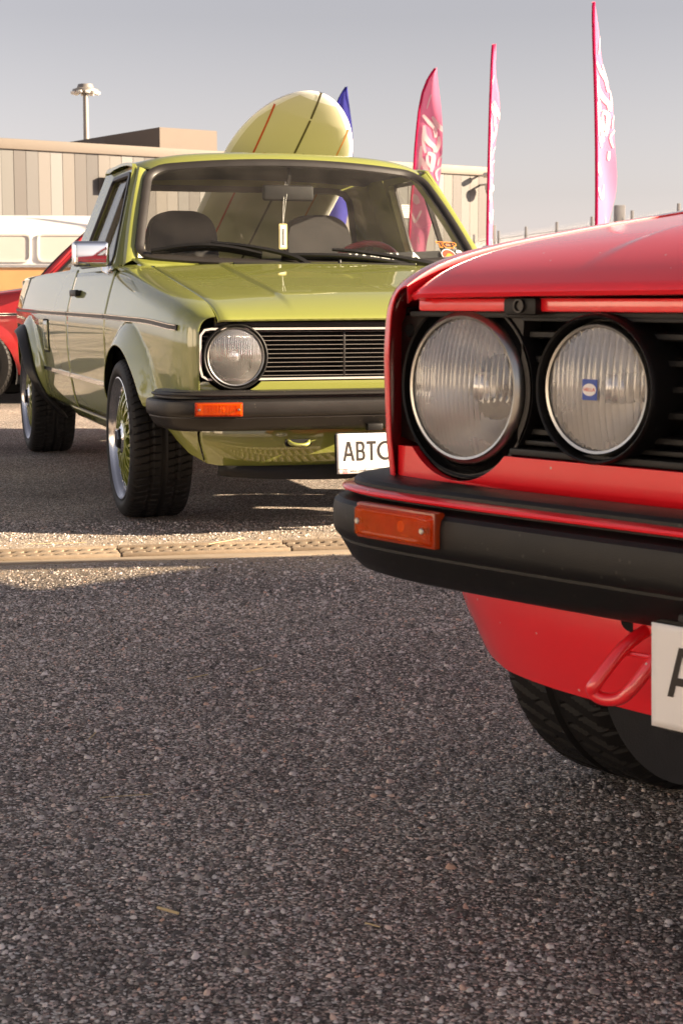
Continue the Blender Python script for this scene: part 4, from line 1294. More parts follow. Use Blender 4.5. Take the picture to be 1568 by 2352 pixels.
    def wsp(Y, z, off=.02):
        z = z + wz
        v = (z - .861) / .42
        for _ in range(8):
            hw = .665 + (.552 - .665) * v; u = Y / hw
            pz = ws(u, v, off)[2]; v += (z - pz) / .42
        return ws(Y / (.665 + (.552 - .665) * v), v, off)
    for piv, armpts, b0, b1 in (((-.025, .853), [(-.045, .868), (-.10, .900), (-.237, .931), (-.386, .948)], (-.605, .915), (-.205, .908)), ((.497, .858), [(.47, .868), (.314, .897), (.149, .918), (.06, .924)], (-.134, .902), (.354, .872))):
        p = wsp(*piv, .012)
        m = MB().lathe([(0, .022), (.011, .021), (.015, .014), (.016, -.012)], axis='z', n=14, c=tuple(p)); wp = B(m, 'wiper', 'plastic')
        pts = [wsp(*piv, .026)] + [wsp(a_, b_, .03) for a_, b_ in armpts]
        m = MB(); m.sweep(cat(pts, 6), [(-.008, -.004), (.008, -.004), (.006, .005), (-.006, .005)], up=(.745, 0, .66), scale=np.linspace(1.7, .7, 6 * (len(pts) - 1) + 1)); B(m, 'wiper_arm', 'plastic', wp)
        Y0, Y1 = b0[0], b1[0]; L = []; Lr = []
        for t in np.linspace(0, 1, 20):
            Y = Y0 + (Y1 - Y0) * t; z = b0[1] + (b1[1] - b0[1]) * t + .026 * math.sin(math.pi * t) * (1 if Y0 < -.3 else .5)
            L.append(wsp(Y, z, .020 + .012 * math.sin(math.pi * t))); Lr.append(wsp(Y, z - .012, .008))
        m = MB(); m.sweep(L, [(-.006, -.004), (.006, -.004), (.006, .004), (-.006, .004)], up=(.745, 0, .66))
        m.sweep(Lr, [(-.004, -.008), (.004, -.008), (.004, .008), (-.004, .008)], up=(.745, 0, .66))
        for k in (2, 6, 10, 13, 17): m.sweep([L[k], Lr[k]], [(-.003, -.003), (.003, -.003), (.003, .003), (-.003, .003)], up=(0, 1, 0))
        B(m, 'wiper_blade', 'plastic', wp)
    # --- door mirrors
    for s in (-1, 1):
        if not pickup and s < 0: continue
        m = MB(); m.box((-.565, s * .809, .905), (.055, .134, .094), .018, seg=4)
        mm = B(m, 'door_mirror', 'chrome' if pickup else 'plastic')
        m = MB(); m.box((-.595, s * .809, .905), (.006, .112, .074), .004); B(m, 'mirror_glass', 'chrome', mm)
        m = MB(); m.sweep([(-.565, s * .762, .880), (-.560, s * .758, .848), (-.560, s * .744, .842)], [(-.012, -.009), (.012, -.009), (.012, .009), (-.012, .009)], up=(1, 0, 0)); m.box((-.600, s * .742, .850), (.16, .014, .020), .005); B(m, 'mirror_arm', 'chrome' if pickup else 'plastic', mm)
    return root

RED_LIFT = .068
green = make_car('pickup_truck', 'olive green lowered two seat pickup with mesh wheels and surfboard in its bed', (0.0192, 5.9505, .3042), 0., 'paint_green', pickup=True, ind_y=.625)
red = make_car('hatchback_car', 'red hatchback with twin round headlights and red bumper stripe in the foreground', (.9783, 2.0307, -.8338), RED_LIFT, 'paint_red', twin=True, ind_y=.575)
far = make_car('hatchback_car', 'glossy red car half hidden behind the green pickup at the left edge', (-2.62, 12.7, R(-90)), -.04, 'paint_red_gloss', twin=True)

GLYPH = {
    'A': [[(0, 0), (.19, 0), (.275, .24), (.725, .24), (.81, 0), (1, 0), (.62, 1), (.38, 1)], [(.335, .40), (.665, .40), (.5, .86)]],
    'B': [[(0, 0), (.62, 0), (.84, .05), (.97, .15), (1, .28), (.95, .42), (.82, .52), (.92, .62), (.95, .74), (.9, .88), (.78, .96), (.6, 1), (0, 1)], [(.24, .14), (.58, .14), (.71, .18), (.75, .28), (.71, .38), (.58, .43), (.24, .43)], [(.24, .57), (.56, .57), (.67, .61), (.71, .71), (.67, .81), (.55, .86), (.24, .86)]],
    'T': [[(.37, 0), (.63, 0), (.63, .85), (1, .85), (1, 1), (0, 1), (0, .85), (.37, .85)]],
    'O': [[(.5 + .5 * math.cos(t), .5 + .5 * math.sin(t)) for t in np.linspace(0, 2 * math.pi, 40, endpoint=False)], [(.5 + .345 * math.cos(t), .5 + .36 * math.sin(t)) for t in np.linspace(0, 2 * math.pi, 40, endpoint=False)]]}
def plate_glyph(ch, h, w):
    L = GLYPH[ch]; m = MB(); m.prism([(x * w, y * h) for x, y in L[0]], lambda a_, b_: (a_, b_, 0), (0, 0, .0006), [[(x * w, y * h) for x, y in q] for q in L[1:]])
    return m.v, m.f
def letter_box(ch, h, w, depth=.0005, bold=0.):
    """one glyph scaled to h x w, origin at its lower left"""
    cu = bpy.data.curves.new('lettering', 'FONT'); cu.body = ch; cu.size = .1; cu.extrude = depth; cu.offset = bold; cu.resolution_u = 6
    o = bpy.data.objects.new('lettering', cu); col.objects.link(o)
    me = bpy.data.meshes.new_from_object(o.evaluated_get(bpy.context.evaluated_depsgraph_get()))
    bpy.data.objects.remove(o); bpy.data.curves.remove(cu)
    V = np.array([v.co[:] for v in me.vertices]); F = [tuple(p.vertices) for p in me.polygons]
    bpy.data.meshes.remove(me)
    mn, mx = V.min(0), V.max(0)
    V[:, 0] = (V[:, 0] - mn[0]) / (mx[0] - mn[0]) * w; V[:, 1] = (V[:, 1] - mn[1]) / (mx[1] - mn[1]) * h
    return V, F

def number_plate(root, X, Y0, z0, w, h, lift, tilt, small=True):
    """paper sheet with the printed word; seen from the front its reading direction is +y"""
    P = []
    for yy in np.linspace(0, w, 60):
        row = []
        for zz in np.linspace(0, h, 16):
            wr = .00012 * math.sin(yy * 60 + zz * 40) * math.exp(-((yy - .05) / .03) ** 2) + .00012 * math.sin(yy * 23 + 2 * math.sin(zz * 50))
            row.append((X + tilt * (zz - h) + wr, Y0 + yy, z0 + zz + lift))
        P.append(row)
    m = MB().grid(np.array(P)); sheet = m.build('number_plate', 'paper', root, solid=.0012, offset=0)
    m = MB(); m.prism(rrect(Y0 - .004, Y0 + w + .004, z0 + lift - .004, z0 + h + lift + .003, .012), lambda a_, b_: (X - .006 + tilt * (b_ - z0 - lift - h), a_, b_), (-.004, 0, 0)); m.build('plate_holder', 'plastic', sheet, smooth=False)
    k = h / .124
    lx = .0205
    lm = MB()
    for ch, wd, gap in (('A', .037, .006), ('B', .029, .006), ('T', .030, .003), ('O', .056, .006)):
        V, F = plate_glyph(ch, .060 * k, wd)
        lm.add([(X + .0010 + tilt * (v[1] + .0395 * k - h) + v[2], Y0 + lx + v[0], z0 + lift + .0395 * k + v[1]) for v in V], F)
        lx += wd + gap
    lm.build('plate_lettering', 'black_print', sheet, smooth=False)
    if not small: return
    sm = MB()
    V, F = letter_box('sto.onlystance', .0085 * k, .105, .0003)
    sm.add([(X + .0010 + tilt * (v[1] - h) + v[2], Y0 + .042 + v[0], z0 + lift + .004 + v[1]) for v in V], F)
    sm.box((X + .0010 - tilt * h, Y0 + w / 2, z0 + lift + .0150), (.0006, w - .002, .0007))
    sm.build('small_lettering', 'black_print', sheet, smooth=False, fixn=False)
    ic = MB()
    for o_, i_ in ((rrect(-.0068, .0068, -.0065, .0065, .003), rrect(-.0055, .0055, -.0052, .0052, .0022)),
                   ([(.0034 * math.cos(t), .0034 * math.sin(t)) for t in np.linspace(0, 2 * math.pi, 20, endpoint=False)], [(.0023 * math.cos(t), .0023 * math.sin(t)) for t in np.linspace(0, 2 * math.pi, 20, endpoint=False)])):
        ic.prism(o_, lambda a_, b_: (X + .0009 - tilt * h, Y0 + .0265 + a_, z0 + lift + .0075 + b_), (.0004, 0, 0), [i_])
    ic.build('plate_icon', 'pink_print', sheet, smooth=False)
number_plate(green, .716, -.262, .202, .52, .124, 0, -.10)
number_plate(red, .728, -.185, .305, .52, .108, 0, .04, False)

# stickers and the banner low on the pickup's windscreen
def on_ws(u0, v0, off):
    o = ws(u0, v0, off); ex = ws(u0 + .02, v0, off) - ws(u0 - .02, v0, off); ex /= np.linalg.norm(ex)
    ey = ws(u0, v0 + .02, off) - ws(u0, v0 - .02, off); ey -= ex * (ex @ ey); ey /= np.linalg.norm(ey)
    n = np.cross(ex, ey); return o, ex, ey, n
def stick(parts, u0, v0, name, rot=0.):
    first = None
    for k, (mb, mat) in enumerate(parts):
        o, ex, ey, n = on_ws(u0, v0, .0025 + .0008 * k)
        c, s_ = math.cos(rot), math.sin(rot)
        ob_ = MB().add([tuple(o + ex * (c * v[0] - s_ * v[1]) + ey * (s_ * v[0] + c * v[1]) + n * v[2] * .5) for v in mb.v], mb.f)
        q = ob_.build(name if first is None else 'sticker_print', mat, green if first is None else first, smooth=False, fixn=False)
        first = first or q
def disc(r, cx=0, cy_=0, a0=0, a1=2 * math.pi, n=28):
    pts = [(cx + r * math.cos(t), cy_ + r * math.sin(t)) for t in np.linspace(a0, a1, n, endpoint=abs(a1 - a0) < 6)]
    return MB().prism(pts, lambda a_, b_: (a_, b_, 0), (0, 0, .0004))
def flat(pts): return MB().prism(pts, lambda a_, b_: (a_, b_, 0), (0, 0, .0004))
Vt, Ft = letter_box('TCP', .026, .080, .0003, .004)
Vo, Fo = letter_box('TCP', .033, .088, .0002, .010)
stick([(MB().add([(v[0] - .044, v[1] - .0165, v[2]) for v in Vo], Fo), 'orange_print'), (MB().add([(v[0] - .040, v[1] - .013, v[2]) for v in Vt], Ft), 'black_print')], .855, .165, 'sticker', -.12)
carsh = [(-.016, -.008), (.016, -.008), (.017, .0), (.011, .001), (.007, .008), (-.006, .008), (-.010, .001), (-.017, -.001)]
stick([(disc(.031), 'white_print'), (disc(.0275, 0, 0, R(-15), R(195)), 'red_print'), (disc(.0275, 0, -.0, R(195), R(345)), 'post_grey'), (flat(carsh), 'orange_print')], .835, .062, 'sticker')
stick([(disc(.020), 'black_print'), (disc(.013, .004, .003), 'white_print'), (flat([(-.012, -.006), (.012, -.004), (.010, .002), (-.012, .0)]), 'black_print')], .905, .075, 'sticker')
ban = MB(); ub = np.linspace(-.02, .80, 40)
ban.grid(np.array([[ws(u, v, -.006) for v in (.045, .125)] for u in ub])); bo = ban.build('banner', 'dash', green)
def word_on_ws(txt, u0, u1, v0, hgt):
    m = MB(); n_ = len(txt)
    for k, ch in enumerate(txt):
        if ch == ' ': continue
        V, F = letter_box(ch, hgt, .034, .0003, .003)
        o, ex, ey, n = on_ws(u0 + (u1 - u0) * k / n_, v0, -.0045)
        m.add([tuple(o + ex * v[0] + ey * v[1] + n * v[2]) for v in V], F)
    return m
word_on_ws('DHAMANIN A', .02, .66, .058, .032).build('banner_lettering', 'white_print', bo, smooth=False, fixn=False)

# ------------------------------------------------------------------ things in and on the pickup
def car_to_world(p, pose=(0.0192, 5.9505, .3042)):
    x, y, a = pose
    F_ = np.array([math.sin(a), -math.cos(a), 0]); L_ = np.array([math.cos(a), math.sin(a), 0])
    return np.array([x, y, 0]) + p[0] * F_ + p[1] * L_ + p[2] * np.array([0, 0, 1.])

af = empty('air_freshener', tuple(car_to_world((-.735, -.028, .935))), .3042 - math.pi / 2)
tag(af, 'yellow and white paper air freshener tag hanging from the pickup rear view mirror', 'air freshener')
m = MB(); m.prism(rrect(-.0165, .0165, 0, .098, .005), lambda a_, b_: (0, a_, b_), (-.002, 0, 0)); m.build('tag_card', 'yellow_tag', af, smooth=False)
m = MB(); m.prism(rrect(-.0120, .0120, .006, .092, .003), lambda a_, b_: (.0014, a_, b_), (-.0008, 0, 0)); m.build('tag_panel', 'white_print', af, smooth=False)
m = MB(); m.prism(rrect(-.0035, .0035, .016, .078, .001), lambda a_, b_: (.0022, a_, b_), (-.0006, 0, 0)); m.build('tag_print', 'black_print', af, smooth=False)
V, F = letter_box('VROOMCAR', .0045, .056, .0002)
m = MB(); m.add([(.0030 + v[2], -v[1] + .0022, .019 + v[0]) for v in V], F); m.build('tag_lettering', 'white_print', af, smooth=False, fixn=False)
m = MB(); m.tube(cat([(0, 0, .097), (-.01, .004, .17), (-.02, .012, .225), (-.028, .018, .262)], 6), .0008, 5); m.tube(cat([(0, 0, .097), (-.01, .014, .18), (-.02, .024, .235), (-.028, .018, .262)], 6), .0008, 5); m.build('tag_string', 'white_print', af)

def surfboard():
    A = np.array([-1.215, .279, 1.590]); Bp = np.array([-2.0, .124, .946])     # two points of the centre line
    d = (Bp - A) / np.linalg.norm(Bp - A)
    c = np.array([0, 1., -.30]); c -= d * (c @ d); c /= np.linalg.norm(c)
    n = np.cross(d, c); n = n if n[0] > 0 else -n
    A = A + d * .020
    L = (A[2] - .445) / -d[2]
    wfun = lambda l: .280 * (1 - (1 - min(l / .52, 1)) ** 2.3) ** .54 * (1 - .35 * max(0, (l - L * .55) / (L * .45)) ** 2)
    def pt(l, v, side_=1, k=1.):
        w = wfun(l); rk = .035 * math.exp(-l / .25) ** 1
        th = .032 * (1 - abs(v) ** 2.6) ** .55 * min(1, (l / .12) ** .5)
        return car_to_world(A + d * l + c * (w * v * k) + n * (side_ * th - rk))
    root = empty('surfboard', tuple(car_to_world(A + d * L)))
    tag(root, 'cream surfboard with red, dark and orange stringers standing in the pickup bed', 'surfboard')
    o0 = np.array(root.location)
    ls = np.concatenate([np.linspace(0.0005, .12, 24), np.linspace(.14, L - .001, 40)])
    vs_ = np.sin(np.linspace(-math.pi / 2, math.pi / 2, 31))
    m = MB()
    for sd in (1, -1): m.grid(np.array([[pt(l, v, sd) - o0 for v in vs_] for l in ls]), flip=sd < 0)
    m.build('foam_body', 'board_white', root, angle=60)
    f_ = lambda l, v, e: pt(l, v, 1) - o0 + np.array([math.sin(.3042), -math.cos(.3042), .8]) * e
    ls2 = np.concatenate([np.linspace(.035, .2, 20), np.linspace(.22, L - .03, 30)])
    MB().grid(np.array([[f_(l, v * min(1, .80 + .12 * (l / .2)) if l < .2 else v * .92, .0012) for v in vs_] for l in ls2])).build('base_panel', 'board_cream', root)
    for vo, l0, mat, wd in ((0, .004, 'string_dark', .0045), (-.165, .075, 'string_red', .004), (.175, .085, 'string_orange', .003)):
        P = []
        for l in np.linspace(l0, L - .05, 40):
            w = max(wfun(l), .01); P.append([f_(l, (vo - wd) / w, .006), f_(l, (vo + wd) / w, .006)])
        MB().grid(np.array(P)).build('stringer', mat, root)
surfboard()

# ------------------------------------------------------------------ far things
FPX, CH, CP = 3855.1, .7378, .1257
def at(vx, vy, D):
    """world point at depth D along a viewing direction measured in the photograph"""
    a, b = (vx - 784) / FPX, (1176 - vy) / FPX
    r = np.array([a, math.cos(CP) + b * math.sin(CP), -math.sin(CP) + b * math.cos(CP)])
    return np.array([0, 0, CH]) + r * D / r[1]

def building():
    p0 = np.array([-9.17, 46.0]); p1 = np.array([4.70, 56.0]); d = (p1 - p0) / np.linalg.norm(p1 - p0); n = np.array([d[1], -d[0]])
    H = 5.05; Lr = np.linalg.norm(p1 - p0); Ll = 1.0
    rz = math.atan2(d[1], d[0])
    root = empty('warehouse', (p0[0], p0[1], 0), rz)
    tag(root, 'flat roofed building clad in vertical cream, grey and taupe panels', 'building')
    pal = [(.225, .19, .155), (.175, .16, .135), (.115, .094, .078), (.27, .245, .215), (.090, .076, .066), (.15, .133, .115), (.20, .165, .13), (.12, .113, .10)]
    for i, c in enumerate(pal): pm('clad%d' % i, (c[0] * .45, c[1] * .48, c[2] * .54), .55, .1, 0, .06, 1.5, .05, 30, stretch=(8, 8, .3))
    w = .365
    seq = [6, 2, 3, 1, 2, 5, 0, 3, 6, 2, 4, 6, 0, 3, 1, 2, 6, 0, 5, 2, 3, 0, 6, 1, 5, 2, 0, 3, 6, 2, 1, 4, 0, 5, 6, 2, 0, 3, 6, 1, 7, 2, 5, 0, 3, 6, 2, 1]
    nL = int(Ll / w); nR = int(Lr / w)
    shared = {}
    for k in range(-nL, nR + 1):
        ci = seq[(k + 3) % len(seq)]
        if ci not in shared:
            m = MB(); m.box((w / 2, -.02, (H - .28) / 2), (w - .012, .04, H - .28)); shared[ci] = m.mesh('cladding_panel', 'clad%d' % ci, smooth=False)
        ob('cladding_panel', shared[ci], root, (k * w, random.uniform(-.012, .0), 0))
    m = MB(); x0, x1 = -nL * w, (nR + 1) * w
    m.box(((x0 + x1) / 2, 7.03, (H - .3) / 2), (x1 - x0 - .01, 14, H - .3)); m.build('wall_core', 'clad2', root, smooth=False)
    m = MB(); m.box(((x0 + x1) / 2, 7, H - .14), (x1 - x0 + .16, 14.24, .28), .02); m.build('coping', 'coping', root)
    # small roof house
    loc = lambda P: (np.array([(P[0] - p0[0]) * d[0] + (P[1] - p0[1]) * d[1], (P[0] - p0[0]) * -d[1] + (P[1] - p0[1]) * d[0]]))
    a, b, c = at(367, 292, 50.5), at(462, 296, 52.4), at(283, 316, 50.5)
    la, lb, lc = loc(a), loc(b), loc(c)
    zt_ = a[2]
    m = MB()
    X0, X1, Xc = la[0], lb[0], lc[0] ; Y0 = la[1]
    V = [(X0, Y0, H - .05), (X1, Y0, H - .05), (X1, Y0 + 3, H - .05), (X0, Y0 + 3, H - .05), (X0, Y0, zt_), (X1, Y0, zt_), (X1, Y0 + 3, zt_), (X0, Y0 + 3, zt_),
         (Xc - .1, Y0 + 1.6, H - .05), (Xc - .1, Y0 + 1.6, H + .55), (Xc - .1, Y0 + 4, H - .05), (Xc - .1, Y0 + 4, H + .55)]
    F = [(0, 1, 5, 4), (1, 2, 6, 5), (4, 5, 6, 7), (0, 4, 9, 8), (4, 7, 11, 9), (2, 3, 7, 6), (8, 9, 11, 10), (3, 10, 11, 7)]
    m.add(V, F); m.build('roof_house', 'render_box', root, smooth=False)
    # louvres
    def fac(vx, vy):
        a_, b_ = (vx - 784) / FPX, (1176 - vy) / FPX
        r = np.array([a_, math.cos(CP) + b_ * math.sin(CP), -math.sin(CP) + b_ * math.cos(CP)])
        t = (p0 @ n) / (r[:2] @ n); P = np.array([0, 0, CH]) + r * t
        return np.array([(P[:2] - p0) @ d, P[2]])
    for (ax, ay), (bx, by) in (((917, 470), (939, 502)), ((1004, 472), (1028, 499))):
        q0, q1 = fac(ax, ay), fac(bx, by)
        lv = MB(); lv.box(((q0[0] + q1[0]) / 2, -.055, (q0[1] + q1[1]) / 2), (q1[0] - q0[0], .03, q0[1] - q1[1])); lo = lv.build('louvre', 'post_grey', root, smooth=False)
        for k in range(7):
            z = q1[1] + (k + .5) * (q0[1] - q1[1]) / 7
            m = MB(); m.box(((q0[0] + q1[0]) / 2, -.085, z), (q1[0] - q0[0], .03, .035), .004); m.build('louvre_blade', 'louvre', lo, smooth=False)
    # wall lamp at the left, two cameras at the right corner
    def w3(q, off): return tuple(np.append(p0 + d * q[0] + n * off, q[1]))
    q = fac(243, 420)
    wl_ = empty('wall_lamp', w3(q, .04), rz); tag(wl_, 'small cream flood lamp fixed to the clad wall at left', 'lamp')
    m = MB(); m.box((.05, -.22, 0), (.30, .18, .42), .03); m.build('lamp_head', 'coping', wl_)
    m = MB(); m.box((-.02, -.07, 0), (.10, .18, .10), .01); m.build('lamp_bracket', 'lamp_metal', wl_)
    for (vx, vy), lab, kind in (((1096, 404), 'upper white bullet security camera on the clad wall corner', 0), ((1101, 425), 'lower white dome security camera on a bracket at the wall corner', 1)):
        q = fac(vx, vy); e = empty('security_camera', w3(q, .02), rz); tag(e, lab, 'camera')
        m = MB(); m.tube([(0, .03, 0), (0, -.38, 0)], .035, 8); m.build('bracket', 'white_plastic', e)
        if kind == 0:
            m = MB().lathe([(0, -.62), (.08, -.60), (.09, -.55), (.09, -.34), (.06, -.30), (0, -.30)], axis='y', n=16); m.build('camera_body', 'white_plastic', e)
        else:
            m = MB().lathe([(0, .10), (.12, .08), (.15, .0), (.14, -.10), (.12, -.14)], axis='z', n=20, c=(.04, -.42, -.08)); m.build('camera_body', 'white_plastic', e)
            m = MB().lathe([(.12, .0), (.10, -.08), (.05, -.12), (0, -.13)], axis='z', n=20, c=(.04, -.42, -.22)); m.build('camera_dome', 'lamp_metal', e)
building()

def mast():
    b = at(199, 328, 80); root = empty('light_mast', (b[0], b[1], 0)); tag(root, 'tall floodlight mast with a ring of lamps behind the building', 'light mast')
    zt_ = at(196, 205, 80)[2]
    m = MB().lathe([(.19, 0), (.12, zt_)], axis='z', n=14); m.build('pole', 'lamp_metal', root)
    m = MB().lathe([(0, zt_ + .25), (.34, zt_ + .22), (.40, zt_ + .05), (.60, zt_ - .02), (.62, zt_ - .12), (.2, zt_ - .2)], axis='z', n=20); m.build('platform', 'lamp_metal', root)
    me = None
    for k in range(10):
        a = 2 * math.pi * k / 10
        if me is None:
            q = MB(); q.box((.62, 0, -.12), (.26, .24, .12), .03, Matrix.Rotation(R(18), 4, 'Y')); me = q.mesh('floodlight', 'white_plastic')
        o = ob('floodlight', me, root, (0, 0, zt_ + .16)); o.rotation_euler = (0, 0, a)
    m = MB(); m.tube([(0, 0, zt_ + .2), (0, 0, zt_ + 1.0)], .015, 6); m.build('lightning_rod', 'lamp_metal', root)
mast()

# feather flags: rows of (height fraction, left edge, right edge) measured on the broadside one
FL = [(0.0, 0.0, .235), (.10, .0, .27), (.20, .01, .34), (.32, .03, .42), (.45, .065, .475), (.58, .085, .50), (.68, .11, .50), (.78, .14, .475), (.87, .19, .44), (.94, .27, .415), (.985, .355, .402), (1.0, .395, .40)]
STROKES = [([(350, 425), (325, 500), (300, 585)], 14), ([(255, 655), (330, 735), (392, 800), (402, 905)], 34), ([(362, 672), (440, 780), (515, 850), (502, 980)], 36), ([(272, 770), (278, 880), (330, 960), (388, 1010), (395, 1070)], 36), ([(440, 890), (440, 985), (405, 1070)], 26), ([(255, 860), (262, 960), (288, 1080)], 22), ([(240, 1000), (230, 1130), (215, 1290)], 24), ([(228, 1120), (290, 1250), (322, 1345)], 36), ([(310, 1080), (375, 1105), (372, 1200), (352, 1290)], 34), ([(308, 1100), (312, 1180), (350, 1245)], 22), ([(498, 1090), (450, 1140), (430, 1220)], 14), ([(490, 1225), (412, 1290), (430, 1390)], 16), ([(222, 1300), (292, 1395)], 34), ([(388, 1420), (368, 1505)], 18), ([(150, 1545), (205, 1650)], 46), ([(140, 1760), (178, 1850), (245, 1725)], 22), ([(205, 2020), (225, 2110)], 16)]
FL2 = [(0.0, 0.0, .42), (.10, .0, .48), (.22, .0, .50), (.36, .0, .44), (.50, .0, .38), (.64, .0, .32), (.78, .0, .25), (.90, .01, .17), (.97, .03, .11), (1.0, .06, .07)]
def flag(label, base, ztop, zbot, ang, wmul, cloth, sleeve, strokes=True, wave=.05, phase=0., curl=0., lean=0., shape=None):
    root = empty('feather_flag', (base[0], base[1], 0)); tag(root, label, 'flag', 'feather flags in front of the building' if strokes else None)
    SH = shape or FL
    fz = np.array([r[0] for r in SH]); fl_ = np.array([r[1] for r in SH]); fr_ = np.array([r[2] for r in SH])
    H = ztop - zbot
    ca, sa = math.cos(ang), math.sin(ang)
    def pt(f, t, off=0.):
        l_, r_ = np.interp(f, fz, fl_) * wmul, np.interp(f, fz, fr_) * wmul
        w = l_ + (r_ - l_) * t
        k = wave * t * math.sin(7 * f + 4.5 * t + phase) + wave * .35 * t * math.sin(17 * f - 3 * t + phase)
        a2 = ang + curl * t * math.sin(3.2 * f + phase)
        return np.array([w * math.cos(a2) - k * math.sin(a2) + lean * (f ** 2), w * math.sin(a2) + k * math.cos(a2), zbot + f * H]) + np.array([math.sin(a2), -math.cos(a2), 0]) * off
    fs = np.linspace(0, 1, 60); ts = np.linspace(0, 1, 14)
    MB().grid(np.array([[pt(f, t) for t in ts] for f in fs])).build('flag_cloth', cloth, root)
    edge = [pt(f, 0) for f in np.linspace(0, .995, 50)]
    MB().tube(edge, .020, 7).build('flag_sleeve', sleeve, root)
    MB().tube([(edge[0][0], edge[0][1], 0), edge[0], edge[1]], .014, 7).build('pole', 'lamp_metal', root)
    MB().box((0, 0, .03), (.5, .5, .06), .01).build('base_plate', 'post_grey', root)
    if strokes:
        for P, wd in STROKES:
            # photograph crop to flag fractions
            q = []
            for x, y in P:
                vx, vy = (1500 + x / 3.095) * .6125, (240 + y / 3.095) * .6125
                z = .7378 + (689 - vy) / 148.3; f = min(max((z - 1.33) / (4.22 - 1.33), 0), 1)
                xm = (vx - 940) / 148.3; l_, r_ = np.interp(f, [q_[0] for q_ in FL], [q_[1] for q_ in FL]), np.interp(f, [q_[0] for q_ in FL], [q_[2] for q_ in FL])
                q.append((f, (xm - l_) / max(r_ - l_, .02)))
            q = cat(q, 6); rows = []
            for i, (f, t) in enumerate(q):
                tt = i / (len(q) - 1); hw = wd * 1.35 / 3.095 * .6125 / 148.3 * .5 * (.30 + .9 * math.sin(math.pi * (.12 + .76 * tt)))
                dq = q[min(i + 1, len(q) - 1)] - q[max(i - 1, 0)]
                dx, dz = dq[1] * .4, dq[0] * 2.9; ln = math.hypot(dx, dz) + 1e-6
                ox, oz = -dz / ln * hw, dx / ln * hw
                rows.append([(f + oz / 2.9, t + ox / .4), (f - oz / 2.9, t - ox / .4)])
            MB().grid(np.array([[pt(min(max(f, 0), 1), min(max(t, 0), 1), .010) for f, t in r_] for r_ in rows])).build('lettering_stroke', 'flag_white', root)
b = at(939, 600, 26.0); flag('pink feather flag with white brush lettering seen broadside behind the pickup windscreen', (b[0], b[1]), 4.22, 1.33, 0.0, 1.0, 'flag_pink', 'flag_sleeve', wave=.045)
b = at(1118, 585, 24.0); flag('pink feather flag turned almost edge on at the building corner', (b[0], b[1]), 4.28, 1.20, R(73), 1.0, 'flag_pink', 'flag_sleeve', wave=.05, phase=1.5, curl=.05, shape=FL2, lean=.04)
b = at(1384, 520, 20.0); flag('tallest pink feather flag standing rightmost above the red bonnet', (b[0] - .08, b[1]), 4.17, 1.35, R(60), 1.05, 'flag_pink', 'flag_sleeve', wave=.05, phase=3.2, curl=.08, lean=-.10, shape=FL2)
b = at(744, 600, 29.0); flag('blue feather flag behind the surfboard', (b[0], b[1]), 4.32, 1.2, 0.15, 1.0, 'flag_blue', 'flag_blue_dark', strokes=False, wave=.05, phase=.6)

def fence():
    P = [np.array(p) for p in ((3.2, 48.6), (6.04, 32.5), (9.0, 15.7))]
    root = empty('mesh_fence', (P[0][0], P[0][1], 0)); tag(root, 'pale welded mesh fence with folded wires running towards the right', 'fence')
    L = np.linalg.norm(P[2] - P[0]); d = (P[2] - P[0]) / L; nn = np.array([-d[1], d[0]])
    panel = MB(); w = 2.5
    prof = [(0, .1), (0, .55), (.04, .6), (0, .65), (0, 1.25), (.04, 1.3), (0, 1.35), (0, 2.0), (.045, 2.06), (0, 2.12), (0, 2.45)]
    for k in range(25):
        o = d * (.05 + k * .1)
        panel.tube([(o[0] + nn[0] * a, o[1] + nn[1] * a, z) for a, z in prof], .010, 4)
    for z in (.15, .6, 1.3, 2.06, 2.30): panel.tube([(0, 0, z), (d[0] * w, d[1] * w, z)], .006, 4)
    me = panel.mesh('mesh_panel', 'fence_metal')
    post = MB(); post.box((0, 0, 1.25), (.06, .06, 2.5), .005); pme = post.mesh('fence_post', 'post_grey')
    for k in range(int(L / w)):
        o = d * (k * w)
        ob('mesh_panel', me, root, (o[0], o[1], 0)); ob('fence_post', pme, root, (o[0] - nn[0] * .04, o[1] - nn[1] * .04, 0))
    for vx, D in ((1128, 43.0), (1420, 34.0)):
        q = at(vx, 560, D); m = MB(); m.box((q[0] - P[0][0], q[1] - P[0][1], 1.3), (.2, .2, 2.62), .01); m.build('gate_pillar', 'post_grey', root)
fence()

